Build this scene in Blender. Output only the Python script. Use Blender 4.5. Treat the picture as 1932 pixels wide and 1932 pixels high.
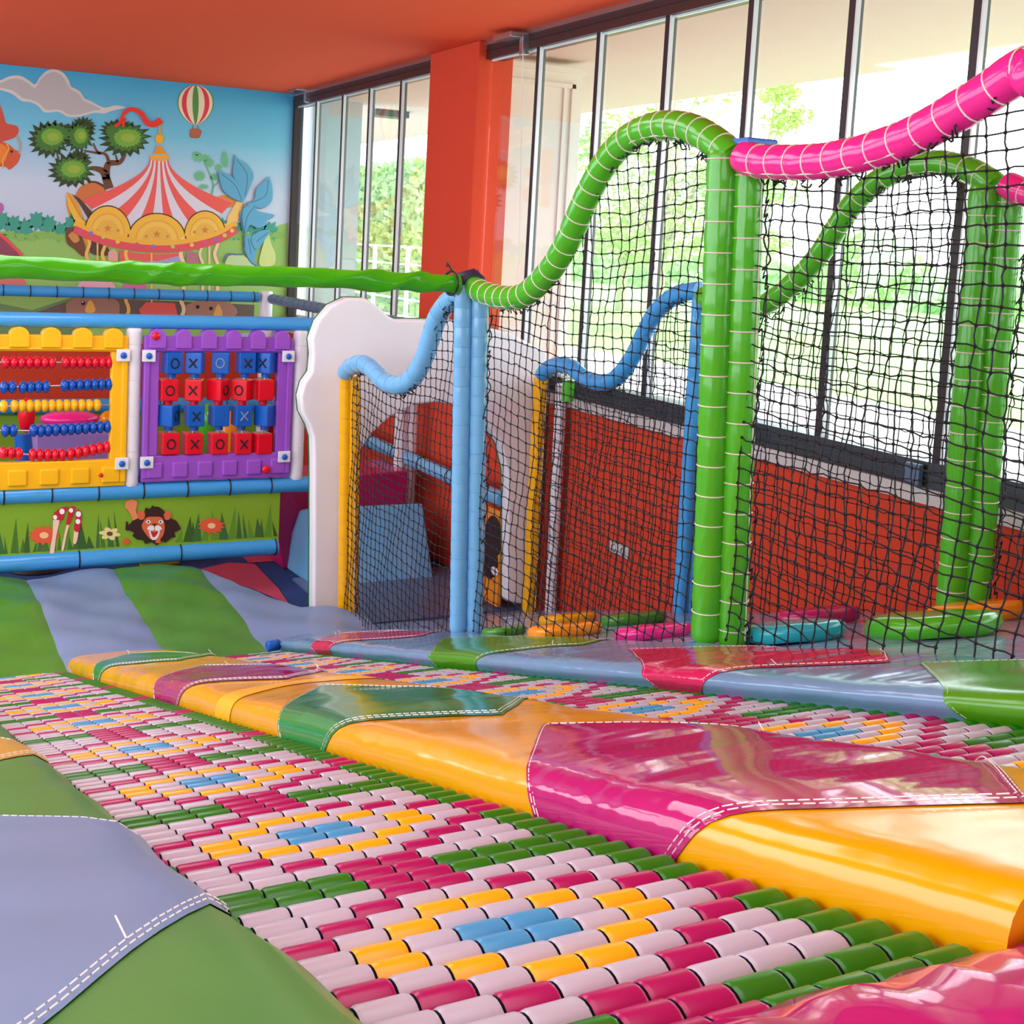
import bpy, bmesh, math, random
from mathutils import Vector, Matrix
for o in list(bpy.data.objects): bpy.data.objects.remove(o)
C = bpy.context.scene.collection
SC = bpy.context.scene
# ---------------------------------------------------------------- units
# Drawing unit: eye height above the roller slide (0.46 m); +Y runs down the slides, +X to the windows.
K = 0.46
ZO = 5.85                      # the hall floor lies at z = -5.85 drawing units
def W3(p): return Vector((p[0]*K, p[1]*K, (p[2]+ZO)*K))
# ---------------------------------------------------------------- camera
FPX, PCX, PCY = 2322., 854., 707.
yaw, pit, rol = math.radians(26.12), math.radians(6.04), math.radians(2.86)
SLT = math.tan(math.radians(16.29))
cy_, sy_, cp_, sp_, cr_, sr_ = math.cos(yaw), math.sin(yaw), math.cos(pit), math.sin(pit), math.cos(rol), math.sin(rol)
FW = Vector((sy_*cp_, cy_*cp_, -sp_)); R0 = Vector((cy_, -sy_, 0)); U0 = R0.cross(FW)
RT = R0*cr_+U0*sr_; UP = -R0*sr_+U0*cr_
cam_d = bpy.data.cameras.new('camera'); cam = bpy.data.objects.new('camera', cam_d); C.objects.link(cam)
cam.matrix_world = Matrix.Translation(W3((0, 0, 0))) @ Matrix((RT, UP, -FW)).transposed().to_4x4()
cam_d.sensor_width = 36; cam_d.lens = 36*FPX/1932; cam_d.shift_x = (966-PCX)/1932; cam_d.shift_y = -(966-PCY)/1932
cam_d.clip_start = 0.02; cam_d.clip_end = 300
SC.camera = cam
# measured positions: the point of a plane seen in a given direction from the survey point
def ray(px, py): return RT*((px-PCX)/FPX)-UP*((py-PCY)/FPX)+FW
def atY(px, py, Y): r = ray(px, py); return r*(Y/r.y)
def atX(px, py, X): r = ray(px, py); return r*(X/r.x)
def atZ(px, py, Z): r = ray(px, py); return r*(Z/r.z)
# ---------------------------------------------------------------- view, world, sun, large lights
SC.view_settings.view_transform = 'Standard'; SC.view_settings.look = 'None'
SC.view_settings.gamma = 1; SC.view_settings.use_curve_mapping = False
SC.view_settings.exposure = 0.0
wd = bpy.data.worlds.new('world'); SC.world = wd; wd.use_nodes = True
wn = wd.node_tree.nodes; wl = wd.node_tree.links
bg = wn['Background']
tc = wn.new('ShaderNodeTexCoord'); sp = wn.new('ShaderNodeSeparateXYZ'); rp = wn.new('ShaderNodeValToRGB')
wl.new(tc.outputs['Generated'], sp.inputs[0]); wl.new(sp.outputs['Z'], rp.inputs[0]); wl.new(rp.outputs[0], bg.inputs[0])
rp.color_ramp.elements[0].position = 0.0; rp.color_ramp.elements[0].color = (.92, .96, 1, 1)
rp.color_ramp.elements[1].position = 0.7; rp.color_ramp.elements[1].color = (0.72, 0.86, 1, 1)
bg.inputs[1].default_value = 6.3
def light(name, kind, loc, rot, energy, col=(1, 1, 1), size=None, sy=None, label=None):
    d = bpy.data.lights.new(name, kind); d.energy = energy; d.color = col
    if kind == 'AREA':
        d.shape = 'RECTANGLE'; d.size = size*K; d.size_y = sy*K
    o = bpy.data.objects.new(name, d); C.objects.link(o); o.location = W3(loc); o.rotation_euler = rot
    return o
sun = light('sun', 'SUN', (20, 0, 30), (math.radians(38), math.radians(22), math.radians(60)), 2.6, (1, .96, .9))
sun.data.angle = 0.02
light('added_wall_fill', 'AREA', (1.0, -6.2, 0.4), (math.radians(90), 0, 0), 150, (.80, .90, 1), 12, 5.5)  # added fill behind the camera; the wall there has no window
light('added_wall_fill', 'AREA', (-7.2, 13, 0.2), (math.radians(90), 0, math.radians(-90)), 520, (.78, .90, 1), 30, 5.5)  # added unseen fill along the windowless left wall, lifts mural and posts
light('added_overhead_fill', 'AREA', (0.6, 3.2, 3.45), (0, 0, 0), 48, (.86, .93, 1), 6, 5)  # added cool overhead fill against the orange ceiling bounce, no fixture modelled
light('added_overhead_fill', 'AREA', (1.0, 14, 3.45), (0, 0, 0), 95, (.86, .93, 1), 6, 5)  # second added overhead fill, farther down the slides
# ---------------------------------------------------------------- colours, materials
def lin(c):
    def f(v):
        v /= 255.
        return v/12.92 if v <= .04045 else ((v+.055)/1.055)**2.4
    return (f(c[0]), f(c[1]), f(c[2]), 1)
MATS = {}
def mat(name, col, rough=.5, metal=0, bump=0, bscale=8, stretch=(1, 1, 1), var=0, spec=.5, coat=0, detail=3, dist=.01, thin=False):
    if name in MATS: return MATS[name]
    m = bpy.data.materials.new(name); m.use_nodes = True; N = m.node_tree.nodes; L = m.node_tree.links
    b = N['Principled BSDF']; b.inputs['Base Color'].default_value = lin(col); b.inputs['Roughness'].default_value = rough
    b.inputs['Metallic'].default_value = metal; b.inputs['Specular IOR Level'].default_value = spec
    if coat: b.inputs['Coat Weight'].default_value = coat; b.inputs['Coat Roughness'].default_value = .08
    if bump or var:
        t = N.new('ShaderNodeTexCoord'); mp = N.new('ShaderNodeMapping'); mp.inputs['Scale'].default_value = stretch
        L.new(t.outputs['Object'], mp.inputs[0])
        n = N.new('ShaderNodeTexNoise'); n.inputs['Scale'].default_value = bscale; n.inputs['Detail'].default_value = detail
        L.new(mp.outputs[0], n.inputs['Vector'])
        if bump:
            bp = N.new('ShaderNodeBump'); bp.inputs['Strength'].default_value = bump; bp.inputs['Distance'].default_value = dist
            L.new(n.outputs['Fac'], bp.inputs['Height']); L.new(bp.outputs[0], b.inputs['Normal'])
        if var:
            n2 = N.new('ShaderNodeTexNoise'); n2.inputs['Scale'].default_value = bscale*.6; L.new(t.outputs['Object'], n2.inputs['Vector'])
            mx = N.new('ShaderNodeMixRGB'); L.new(n2.outputs['Fac'], mx.inputs[0])
            c = lin(col); mx.inputs[1].default_value = tuple(v*(1-var) for v in c[:3])+(1,)
            mx.inputs[2].default_value = tuple(min(1, v*(1+var)) for v in c[:3])+(1,)
            L.new(mx.outputs[0], b.inputs['Base Color'])
    MATS[name] = m; return m
def vinyl(name, col, rough=.16, bump=.35, bscale=5, stretch=(1, 1, 1)):
    return mat('vinyl_'+name, col, rough, bump=bump, bscale=bscale, stretch=stretch, detail=2, dist=.02, var=.06)
RED = (214, 62, 26)
M = dict(
 wall=mat('orange_stucco', (210, 64, 32), .85, bump=.5, bscale=160, var=.12, dist=.004),
 ceil=mat('orange_ceiling', (242, 82, 30), .85, bump=.3, bscale=120, var=.05, dist=.004),
 carpet=mat('dark_blue_carpet', (24, 66, 128), .95, bump=.5, bscale=300, var=.3, dist=.004),
 carpet_pink=mat('pink_carpet', (190, 70, 100), .95, bump=.5, bscale=300, var=.3, dist=.004),
 frame=mat('dark_frame', (62, 34, 32), .45), framed=mat('dark_rail', (48, 54, 64), .35, spec=.6),
 gasket=mat('gasket', (40, 28, 30), .5), glassedge=mat('glass_edge', (220, 228, 235), .15, spec=.8),
 sill=mat('sill_stone', (205, 200, 196), .5, var=.05, bscale=20), metal=mat('metal', (190, 192, 196), .25, metal=.9),
 soffit=mat('soffit', (206, 182, 174), .9, var=.03, bscale=6), cream=mat('cream_wall', (228, 218, 210), .9, var=.03, bscale=10),
 lawn=mat('lawn', (152, 196, 104), .95, bump=.4, bscale=60, var=.25), path=mat('path_paving', (222, 214, 210), .9, var=.05, bscale=8),
 leaf=mat('leaf', (176, 200, 116), .7, var=.2, bscale=4), bark=mat('bark', (180, 168, 140), .9, bump=.5, bscale=30),
 hedge=mat('hedge_leaf', (176, 210, 146), .8, var=.2, bscale=12),
 wpaint=mat('white_paint', (240, 240, 240), .4),
 green=vinyl('green', (78, 178, 34)), green_d=vinyl('leaf_green', (70, 140, 40)), sea=vinyl('sea_green', (66, 152, 84)),
 blue=vinyl('grey_blue', (112, 150, 196)), sky=vinyl('sky_blue', (66, 160, 226)), pale=vinyl('pale_blue', (116, 184, 230)),
 yellow=vinyl('yellow', (240, 176, 8)), mag=vinyl('magenta', (186, 28, 100)), pink=vinyl('hot_pink', (242, 44, 146)),
 white=vinyl('white', (232, 232, 238), .3, .25), orange=vinyl('orange', (246, 150, 12)), turq=vinyl('turquoise', (40, 178, 190)),
 greyblue=vinyl('slate_blue', (92, 116, 150), .3), deck=vinyl('deck_blue', (138, 164, 200), .14, .6, 4, (1, 2, 1)),
 dyel=vinyl('pad_yellow', (232, 164, 0), .16, .6, 2.8, (1.1, 1.5, 1)), fold_shine=vinyl('fold_shine_yellow', (255, 186, 0), .3), dgrn=vinyl('pad_green', (52, 140, 66), .14, .4, 3.2, (.5, 1.4, 1)),
 dmag=vinyl('pad_magenta', (182, 30, 110), .08, .5, 2.2, (.5, 2.8, .6)), dblu=vinyl('pad_blue', (112, 150, 184), .14, .6, 3, (.9, 2.2, 1)),
 dpnk=vinyl('pad_pink', (204, 30, 90), .1, .6, 3, (.6, 3, 1)), dlime=vinyl('pad_lime', (76, 150, 14), .2, .4, 3.5, (.5, 1.4, 1)),
 mgrn=vinyl('mat_green', (74, 138, 44), .34, .7, 3, (1.5, .6, 1)), mblu=vinyl('mat_blue', (118, 144, 182), .34, .7, 3, (1.5, .6, 1)),
 myel=vinyl('mat_yellow', (206, 160, 52), .34, .6, 3, (1.2, .8, 1)),
 rope=mat('black_net_cord', (16, 16, 22), .7), tie=mat('white_tie', (238, 226, 214), .4), btie=mat('black_tie', (20, 22, 30), .4),
 thread=mat('white_thread', (236, 236, 232), .7),
 r_w=mat('roller_white', (190, 188, 202), .28, spec=.5), r_m=mat('roller_magenta', (172, 8, 94), .28), r_y=mat('roller_yellow', (250, 182, 10), .28),
 r_g=mat('roller_green', (32, 124, 12), .28), r_b=mat('roller_blue', (64, 158, 208), .28), r_c=mat('roller_core', (40, 44, 66), .5),
 bed=mat('slide_bed_blue', (40, 70, 130), .5),
 py=mat('plastic_yellow', (255, 192, 14), .35), pp=mat('plastic_purple', (158, 84, 204), .4), pr=mat('plastic_red', (232, 14, 40), .25),
 pb=mat('plastic_blue', (14, 96, 196), .28), pbd=mat('bead_blue', (6, 80, 178), .2), prd=mat('bead_red', (224, 18, 48), .2), pyd=mat('bead_yellow', (248, 184, 24), .2),
 pw=mat('plastic_white', (236, 238, 244), .35), black=mat('black_print', (14, 14, 22), .6), grey=mat('worn_print', (130, 150, 170), .6),
 edge=mat('green_piping', (20, 110, 50), .5),
 skin=mat('print_orange', (226, 110, 70), .6), hair=mat('print_brown', (48, 20, 18), .6),
)
# ---------------------------------------------------------------- mesh helpers (drawing units in, metres out)
WO = {}
def tag(o, label=None, cat=None, group=None, kind=None):
    if label: o['label'] = label
    if cat: o['category'] = cat
    if group: o['group'] = group
    if kind: o['kind'] = kind
    return o
def empty(name, loc, label=None, cat=None, group=None):
    o = bpy.data.objects.new(name, None); C.objects.link(o); o.location = W3(loc); o.empty_display_size = .05
    WO[o] = W3(loc); return tag(o, label, cat, group)
class MB:
    def __init__(s): s.v = []; s.f = []; s.m = []; s.mats = []; s.sm = []
    def mi(s, m):
        if m not in s.mats: s.mats.append(m)
        return s.mats.index(m)
    def add(s, vs, fs, m, smooth=False):
        k = len(s.v); s.v += [tuple(v) for v in vs]; i = s.mi(m)
        for f in fs: s.f.append(tuple(k+j for j in f)); s.m.append(i); s.sm.append(smooth)
    def box(s, a, b, m):
        x0, y0, z0 = a; x1, y1, z1 = b
        s.add([(x0,y0,z0),(x1,y0,z0),(x1,y1,z0),(x0,y1,z0),(x0,y0,z1),(x1,y0,z1),(x1,y1,z1),(x0,y1,z1)],
              [(0,3,2,1),(4,5,6,7),(0,1,5,4),(1,2,6,5),(2,3,7,6),(3,0,4,7)], m)
    def tube(s, pts, r, m, seg=12, closed=False, cap=True, smooth=True, fun=None):
        pts = [Vector(p) for p in pts]; n = len(pts)
        rs = r if isinstance(r, (list, tuple)) else [r]*n
        T = []
        for i in range(n):
            if closed: t = pts[(i+1) % n]-pts[i-1]
            else: t = pts[min(i+1, n-1)]-pts[max(i-1, 0)]
            T.append(t.normalized() if t.length > 1e-9 else Vector((0, 0, 1)))
        a = Vector((0, 0, 1)) if abs(T[0].z) < .9 else Vector((1, 0, 0))
        u = T[0].cross(a).normalized(); vs = []
        for i in range(n):
            u = (u-T[i]*u.dot(T[i])).normalized(); w = T[i].cross(u)
            for j in range(seg):
                th = 2*math.pi*j/seg; rr = rs[i]*(fun(i, th) if fun else 1)
                vs.append(pts[i]+u*(rr*math.cos(th))+w*(rr*math.sin(th)))
        fs = []
        for i in range(n if closed else n-1):
            for j in range(seg):
                a0 = i*seg+j; a1 = i*seg+(j+1) % seg; i2 = ((i+1) % n)*seg
                fs.append((a0, a1, i2+(j+1) % seg, i2+j))
        s.add(vs, fs, m, smooth)
        if cap and not closed:
            s.add(vs[:seg], [tuple(reversed(range(seg)))], m); s.add(vs[-seg:], [tuple(range(seg))], m)
    def prism(s, poly, d, m, msides=None):   # poly: 3D points of one face, d: extrusion vector
        d = Vector(d); A = [Vector(p) for p in poly]; B = [p+d for p in A]; n = len(A)
        s.add(A+B, [tuple(range(n)), tuple(reversed(range(n, 2*n)))]+[(i, i+n, (i+1) % n+n, (i+1) % n) for i in range(n)], m)
    def ball(s, c, r, m, seg=12, rings=8):
        rx, ry, rz = r if isinstance(r, (tuple, list)) else (r, r, r); c = Vector(c); vs = [c+Vector((0, 0, rz))]
        for i in range(1, rings):
            ph = math.pi*i/rings
            for j in range(seg):
                th = 2*math.pi*j/seg; vs.append(c+Vector((rx*math.sin(ph)*math.cos(th), ry*math.sin(ph)*math.sin(th), rz*math.cos(ph))))
        vs.append(c-Vector((0, 0, rz))); fs = [(0, 1+j, 1+(j+1) % seg) for j in range(seg)]
        for i in range(rings-2):
            for j in range(seg): a = 1+i*seg; fs.append((a+j, a+seg+j, a+seg+(j+1) % seg, a+(j+1) % seg))
        l = len(vs)-1; a = 1+(rings-2)*seg
        fs += [(a+j, l, a+(j+1) % seg) for j in range(seg)]
        s.add(vs, fs, m, True)
    def grid(s, P, nu, nv, m, smooth=True, flip=False):   # P(i,j)
        vs = [P(i, j) for j in range(nv+1) for i in range(nu+1)]
        fs = []
        for j in range(nv):
            for i in range(nu):
                a = j*(nu+1)+i; q = (a, a+1, a+nu+2, a+nu+1); fs.append(tuple(reversed(q)) if flip else q)
        s.add(vs, fs, m, smooth)
    def build(s, name, parent=None, origin=None, bevel=0, bseg=2, subsurf=0, normals=True, solid=0):
        V = [W3(v) for v in s.v]
        if origin is not None: O = W3(origin)
        elif parent is not None: O = WO[parent]
        else:
            O = Vector(((min(v.x for v in V)+max(v.x for v in V))/2, (min(v.y for v in V)+max(v.y for v in V))/2, min(v.z for v in V)))
        me = bpy.data.meshes.new(name); me.from_pydata([v-O for v in V], [], s.f)
        for m_ in s.mats: me.materials.append(m_)
        me.polygons.foreach_set('material_index', s.m); me.polygons.foreach_set('use_smooth', s.sm)
        if normals or bevel:
            b = bmesh.new(); b.from_mesh(me); pass
            if normals: bmesh.ops.recalc_face_normals(b, faces=b.faces)
            b.to_mesh(me); b.free()
        o = bpy.data.objects.new(name, me); C.objects.link(o); WO[o] = O
        o.location = O-(WO[parent] if parent else Vector((0, 0, 0)))
        if parent: o.parent = parent
        if bevel:
            md = o.modifiers.new('bevel', 'BEVEL'); md.width = bevel*K; md.segments = bseg; md.limit_method = 'ANGLE'; md.angle_limit = .6
            md.harden_normals = False
            for p in me.polygons: p.use_smooth = True
            w = o.modifiers.new('wn', 'WEIGHTED_NORMAL'); w.keep_sharp = False
        if subsurf:
            md = o.modifiers.new('sub', 'SUBSURF'); md.levels = subsurf; md.render_levels = subsurf
        if solid:
            md = o.modifiers.new('solid', 'SOLIDIFY'); md.thickness = solid*K; md.offset = -1
        return o
def struct(o): o['kind'] = 'structure'; return o
def lerp(a, b, t): return a+(b-a)*t
def interp(xs, ys, x):
    if x <= xs[0]: return ys[0]
    for i in range(len(xs)-1):
        if x <= xs[i+1]: return lerp(ys[i], ys[i+1], (x-xs[i])/(xs[i+1]-xs[i]))
    return ys[-1]
def zs(Y, n=0.): return -1-SLT*Y+n         # height of the ramp plane (top of rollers) plus n
def smooth_path(P, per=8):                 # Catmull-Rom through points
    P = [Vector(p) for p in P]; out = []
    for i in range(len(P)-1):
        p0 = P[max(i-1, 0)]; p1 = P[i]; p2 = P[i+1]; p3 = P[min(i+2, len(P)-1)]
        for k in range(per):
            t = k/per; out.append(.5*((2*p1)+(p2-p0)*t+(2*p0-5*p1+4*p2-p3)*t*t+(3*p1-p0-3*p2+p3)*t**3))
    out.append(P[-1]); return out
def arclen(P):
    s = [0]
    for i in range(1, len(P)): s.append(s[-1]+(P[i]-P[i-1]).length)
    return s
def sample(P, S, d):
    for i in range(len(S)-1):
        if d <= S[i+1]:
            t = (d-S[i])/max(S[i+1]-S[i], 1e-9); return P[i].lerp(P[i+1], t), (P[i+1]-P[i]).normalized()
    return P[-1], (P[-1]-P[-2]).normalized()
def resample(P, step):
    S = arclen(P); n = max(2, int(round(S[-1]/step)))
    return [sample(P, S, S[-1]*i/n)[0] for i in range(n+1)]
def ring(mb, c, t, r, w, m, seg=18):
    t = Vector(t).normalized(); a = Vector((0, 0, 1)) if abs(t.z) < .9 else Vector((1, 0, 0)); u = t.cross(a).normalized(); v = t.cross(u)
    mb.tube([Vector(c)+(u*math.cos(2*math.pi*i/seg)+v*math.sin(2*math.pi*i/seg))*r for i in range(seg)], w, m, seg=4, closed=True)
WX = 9.9; MY = 29.9; CZ = 3.52; FZ = -5.85; YB = -6.5; XL = -7.5; PNY = 18.9
mb = MB(); mb.box((XL, YB, FZ-.3), (WX+.5, MY, FZ), M['carpet']); struct(mb.build('floor', normals=False))
mb = MB()
mb.prism([atZ(360, 1078, FZ+.01), atZ(430, 1062, FZ+.01), atZ(480, 1064, FZ+.01), atZ(525, 1110, FZ+.01), atZ(545, 1140, FZ+.01), atZ(480, 1112, FZ+.01)], (0, 0, .004), M['carpet_pink'])
mb.prism([atZ(455, 1048, FZ+.01), atZ(530, 1042, FZ+.01), atZ(530, 1058, FZ+.01), atZ(470, 1062, FZ+.01)], (0, 0, .004), M['carpet_pink'])
struct(mb.build('floor_inlay'))
mb = MB(); mb.box((XL, YB, CZ), (WX+.5, MY+.6, CZ+.3), M['ceil']); struct(mb.build('ceiling', normals=False))
mb = MB(); mb.box((XL, MY, FZ), (WX+.02, MY+.6, CZ), M['wall']); struct(mb.build('wall_back', normals=False))
mb = MB(); mb.box((XL-.5, YB, FZ), (XL, MY, CZ), M['cream']); struct(mb.build('wall_left', normals=False))
mb = MB(); mb.box((XL, YB-.5, FZ), (WX+.5, YB, CZ), M['cream']); struct(mb.build('wall_front', normals=False))
mb = MB(); mb.box((WX, YB, FZ), (WX+.5, MY, -2.4), M['wall']); struct(mb.build('wall_right', normals=False))
mb = MB(); mb.box((9.7, 19.4, FZ), (10.4, 21.4, CZ), M['wall']); struct(mb.build('trim_1', bevel=.03))
mb = MB(); mb.box((WX-.06, YB, -2.4), (WX+.5, 19.4, -2.24), M['sill']); mb.box((WX-.06, 21.4, -2.4), (WX+.5, MY, -2.24), M['sill']); struct(mb.build('trim_2'))
# ---- window bays: frameless glass panes between a dark head rail and a dark sill rail
def glass_mat():
    m = bpy.data.materials.new('window_glass'); m.use_nodes = True; N = m.node_tree.nodes; L = m.node_tree.links
    N.remove(N['Principled BSDF']); out = N['Material Output']
    t = N.new('ShaderNodeBsdfTransparent'); t.inputs[0].default_value = (.95, .975, .97, 1)
    g = N.new('ShaderNodeBsdfGlossy'); g.inputs['Roughness'].default_value = .03
    f = N.new('ShaderNodeLayerWeight'); f.inputs[0].default_value = .12; mx = N.new('ShaderNodeMixShader')
    L.new(f.outputs['Facing'], mx.inputs[0]); L.new(t.outputs[0], mx.inputs[1]); L.new(g.outputs[0], mx.inputs[2]); L.new(mx.outputs[0], out.inputs[0])
    return m
GL = glass_mat()
def bay(name, ys, y0, y1, zt=3.21):
    r = empty(name, (WX, y0, -2.24)); r['kind'] = 'structure'
    mb = MB(); mb.box((WX-.04, y0, zt), (WX+.3, y1, CZ-.04), M['frame']); mb.box((WX-.08, y0, CZ-.08), (WX+.3, y1, CZ), M['metal'])
    mb.box((WX-.055, y0, zt+.13), (WX, y1, zt+.15), M['gasket']); mb.build('head_rail', r)
    mb = MB(); mb.box((WX-.02, y0, -2.24), (WX+.3, y1, -1.97), M['framed']); mb.box((WX-.05, y0, -2.13), (WX, y1, -2.09), M['framed']); mb.build('sill_rail', r)
    for i, y in enumerate(ys):
        mb = MB(); w = .05
        mb.box((WX, y-w, -1.97), (WX+.12, y+w, zt), M['gasket']); mb.box((WX, y-w-.02, -1.97), (WX+.06, y-w, zt), M['glassedge'])
        mb.build('mullion', r)
    if y1 == MY:
        mb = MB(); mb.box((WX-.03, MY-.14, -1.97), (WX+.2, MY, CZ), M['gasket']); mb.build('jamb', r)
    e = [y0]+sorted(ys)+[y1]
    for a, b in zip(e[:-1], e[1:]):
        if b-a < .25: continue
        mb = MB(); mb.box((WX+.05, a+.05, -1.97), (WX+.075, b-.05, zt), GL); mb.build('glass_pane', r)
        mb = MB(); mb.box((WX+.045, a+.05, zt-.03), (WX+.08, b-.05, zt), M['glassedge']); mb.build('pane_edge', r)
    return r
bay('window_1', [28.27, 26.5, 24.9, 23.2], 21.4, MY)
bay('window_2', [17.66, 15.87, 14.14, 12.4, 10.66, 8.94, 7.2, 5.47, 3.74, 2.0, .27, -1.46, -3.2, -4.9], YB, 19.4)
def closer(x0, y0, x1, y1, Y, label):
    a = atX(x0, y0, WX-.3); b = atX(x1, y1, WX-.1)
    mb = MB(); mb.box((WX-.38, a.y-.12, a.z-.04), (WX-.04, a.y+.5, a.z+.05), M['metal'])
    mb.box((WX-.16, a.y-.14, a.z-.3), (WX-.02, a.y-.02, a.z), M['metal'])
    o = mb.build('window_closer', bevel=.01); tag(o, label, 'window closer')
    return a
a = closer(965, 66, 990, 90, 0, 'grey metal closer at the window top just right of the orange column')
mb = MB(); mb.tube([atX(987, 95, WX-.12), atX(984, 250, WX-.12), atX(978, 516, WX-.12)], .008, M['thread'], 6); tag(mb.build('pull_cord'), 'thin white cord hanging down the glass right of the orange column', 'cord')
closer(562, 168, 590, 180, 0, 'grey metal closer at the window top in the corner beside the mural')
# ---- outdoors
GZ = -3.0
mb = MB(); mb.box((WX+.5, -40, GZ-.2), (20.3, 80, GZ), M['path']); struct(mb.build('terrace'))
mb = MB(); mb.box((20.3, -40, GZ-.2), (140, 160, GZ), M['lawn']); struct(mb.build('lawn'))
mb = MB(); mb.box((WX+.5, -25, 3.6), (17.3, 60, 4.6), M['soffit']); struct(mb.build('canopy_soffit'))
def ext_wall(x0, x1, y0, zt, name, m):
    mb = MB(); mb.box((x0, y0, GZ), (x1, y0+.6, zt), m)
    mb.box((x0+.25, y0-.05, GZ), (x0+.33, y0, zt-.3), m); mb.box((x1-.25, y0-.05, GZ), (x1-.17, y0, zt-.3), m); mb.box((x1-.42, y0-.04, GZ), (x1-.36, y0, zt-.3), m)
    mb.box((x0+.25, y0-.05, zt-.38), (x1-.17, y0, zt-.3), m); mb.box((x0, y0-.08, zt-.1), (x1+.05, y0, zt), m)
    struct(mb.build(name))
ext_wall(10.45, 12.62, 20.7, 3.45, 'outside_pier', M['cream'])
mb = MB(); mb.box((10.5, 31.0, GZ), (12.15, 31.6, 3.2), mat('grey_render', (186, 194, 200), .9, var=.03, bscale=10)); mb.box((10.5, 31.0, 3.2), (12.15, 31.6, 3.6), M['soffit']); struct(mb.build('outside_pier'))
mb = MB(); mb.box((10.5, 30.2, GZ), (10.9, 31.0, 3.6), mat('grey_render', (186, 194, 200), .9)); struct(mb.build('outside_pier'))
mb = MB(); mb.box((12.9, 31.9, 3.42), (13.9, 32.5, 3.6), M['framed']); tag(mb.build('outdoor_lamp'), 'slim grey lamp under the canopy outside, seen through the left windows', 'lamp')
r = empty('railing', (17.2, 30, GZ), 'white metal railing with horizontal bars outside in front of the green bank', 'railing')
mb = MB()
for k in range(5): mb.box((17.15, 33, GZ+.4+k*.6), (17.22, 46, GZ+.46+k*.6), M['wpaint'])
mb.build('rail', r)
for y in range(33, 47, 3): mb = MB(); mb.box((17.12, y-.04, GZ), (17.25, y+.04, GZ+2.86), M['wpaint']); mb.build('post', r)
random.seed(5)
def leaves(mb, c, rad, n, sz, m, flat=1):
    for _ in range(n):
        d = Vector((random.gauss(0, 1), random.gauss(0, 1), random.gauss(0, 1))).normalized()*rad*random.random()**.4; d.z *= flat
        p = Vector(c)+d; u = Vector((random.uniform(-1, 1), random.uniform(-1, 1), random.uniform(-.5, .5))).normalized(); w = u.cross(Vector((random.uniform(-1, 1), random.uniform(-1, 1), 1))).normalized()
        s_ = sz*random.uniform(.6, 1.3); mb.add([p-u*s_, p+w*s_*.4, p+u*s_, p-w*s_*.4], [(0, 1, 2, 3)], m)
def tree(x, y, h, rad, label, n=26, per=150):
    r = empty('tree', (x, y, GZ), label, 'tree', 'trees outside the windows')
    mb = MB(); top = Vector((x, y, GZ+h*.6)); mb.tube([(x, y, GZ), (x+.1, y, GZ+h*.3), top], [.28, .2, .12], M['bark'], 8)
    cs = []
    for i in range(n):
        a = random.uniform(0, 6.28); rr = rad*random.random()**.5; z = GZ+h*random.uniform(.3, 1.)
        c = Vector((x+rr*math.cos(a), y+rr*math.sin(a), z)); cs.append(c)
        mb.tube([Vector((x, y, GZ+h*random.uniform(.15, .5))), (c+top)/2, c], [.08, .05, .02], M['bark'], 5)
    mb.build('trunk', r)
    f = MB()
    for c in cs: leaves(f, c, rad*.34, per, .2, M['leaf'], .55)
    f.build('foliage', r, normals=False)
tree(28, 39.5, 10.8, 4.4, 'leafy green tree outside, behind the window pane right of the orange column')
tree(34, 41.2, 10.6, 2.6, 'washed-out leafy tree outside, just left of the tall green post pair', 14)
tree(36, 54, 9, 5, 'farther pale tree outside behind the arched green rail')
r = MB()
for k in range(9000):
    x = random.uniform(19.5, 24); y = random.uniform(44, 75); z = GZ+random.random()**.7*6.2
    p = Vector((19.6+random.random()*.5, y, z)); u = Vector((random.uniform(-1, 1), random.uniform(-1, 1), random.uniform(-1, 1))).normalized(); w = u.cross(Vector((.3, 1, .2))).normalized()
    r.add([p-u*.22, p+w*.12, p+u*.22, p-w*.12], [(0, 1, 2, 3)], M['hedge'])
r.box((20.0, 44, GZ), (24, 75, GZ+6.1), M['hedge'])
tag(r.build('hedge', normals=False), 'tall green hedge bank behind the white railing outside', 'hedge')
r = MB()
for k in range(6000):
    x = random.uniform(64, 66); y = random.uniform(-5, 110); z = GZ+random.random()*(4+1.5*math.sin(y*.4))
    p = Vector((x, y, z)); u = Vector((random.uniform(-1, 1), random.uniform(-1, 1), random.uniform(-1, 1))).normalized(); w = u.cross(Vector((.3, 1, .2))).normalized()
    r.add([p-u*.5, p+w*.25, p+u*.5, p-w*.25], [(0, 1, 2, 3)], M['hedge'])
tag(r.build('hedge', normals=False), 'low blurry line of bushes along the far edge of the lawn', 'hedge')
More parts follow.
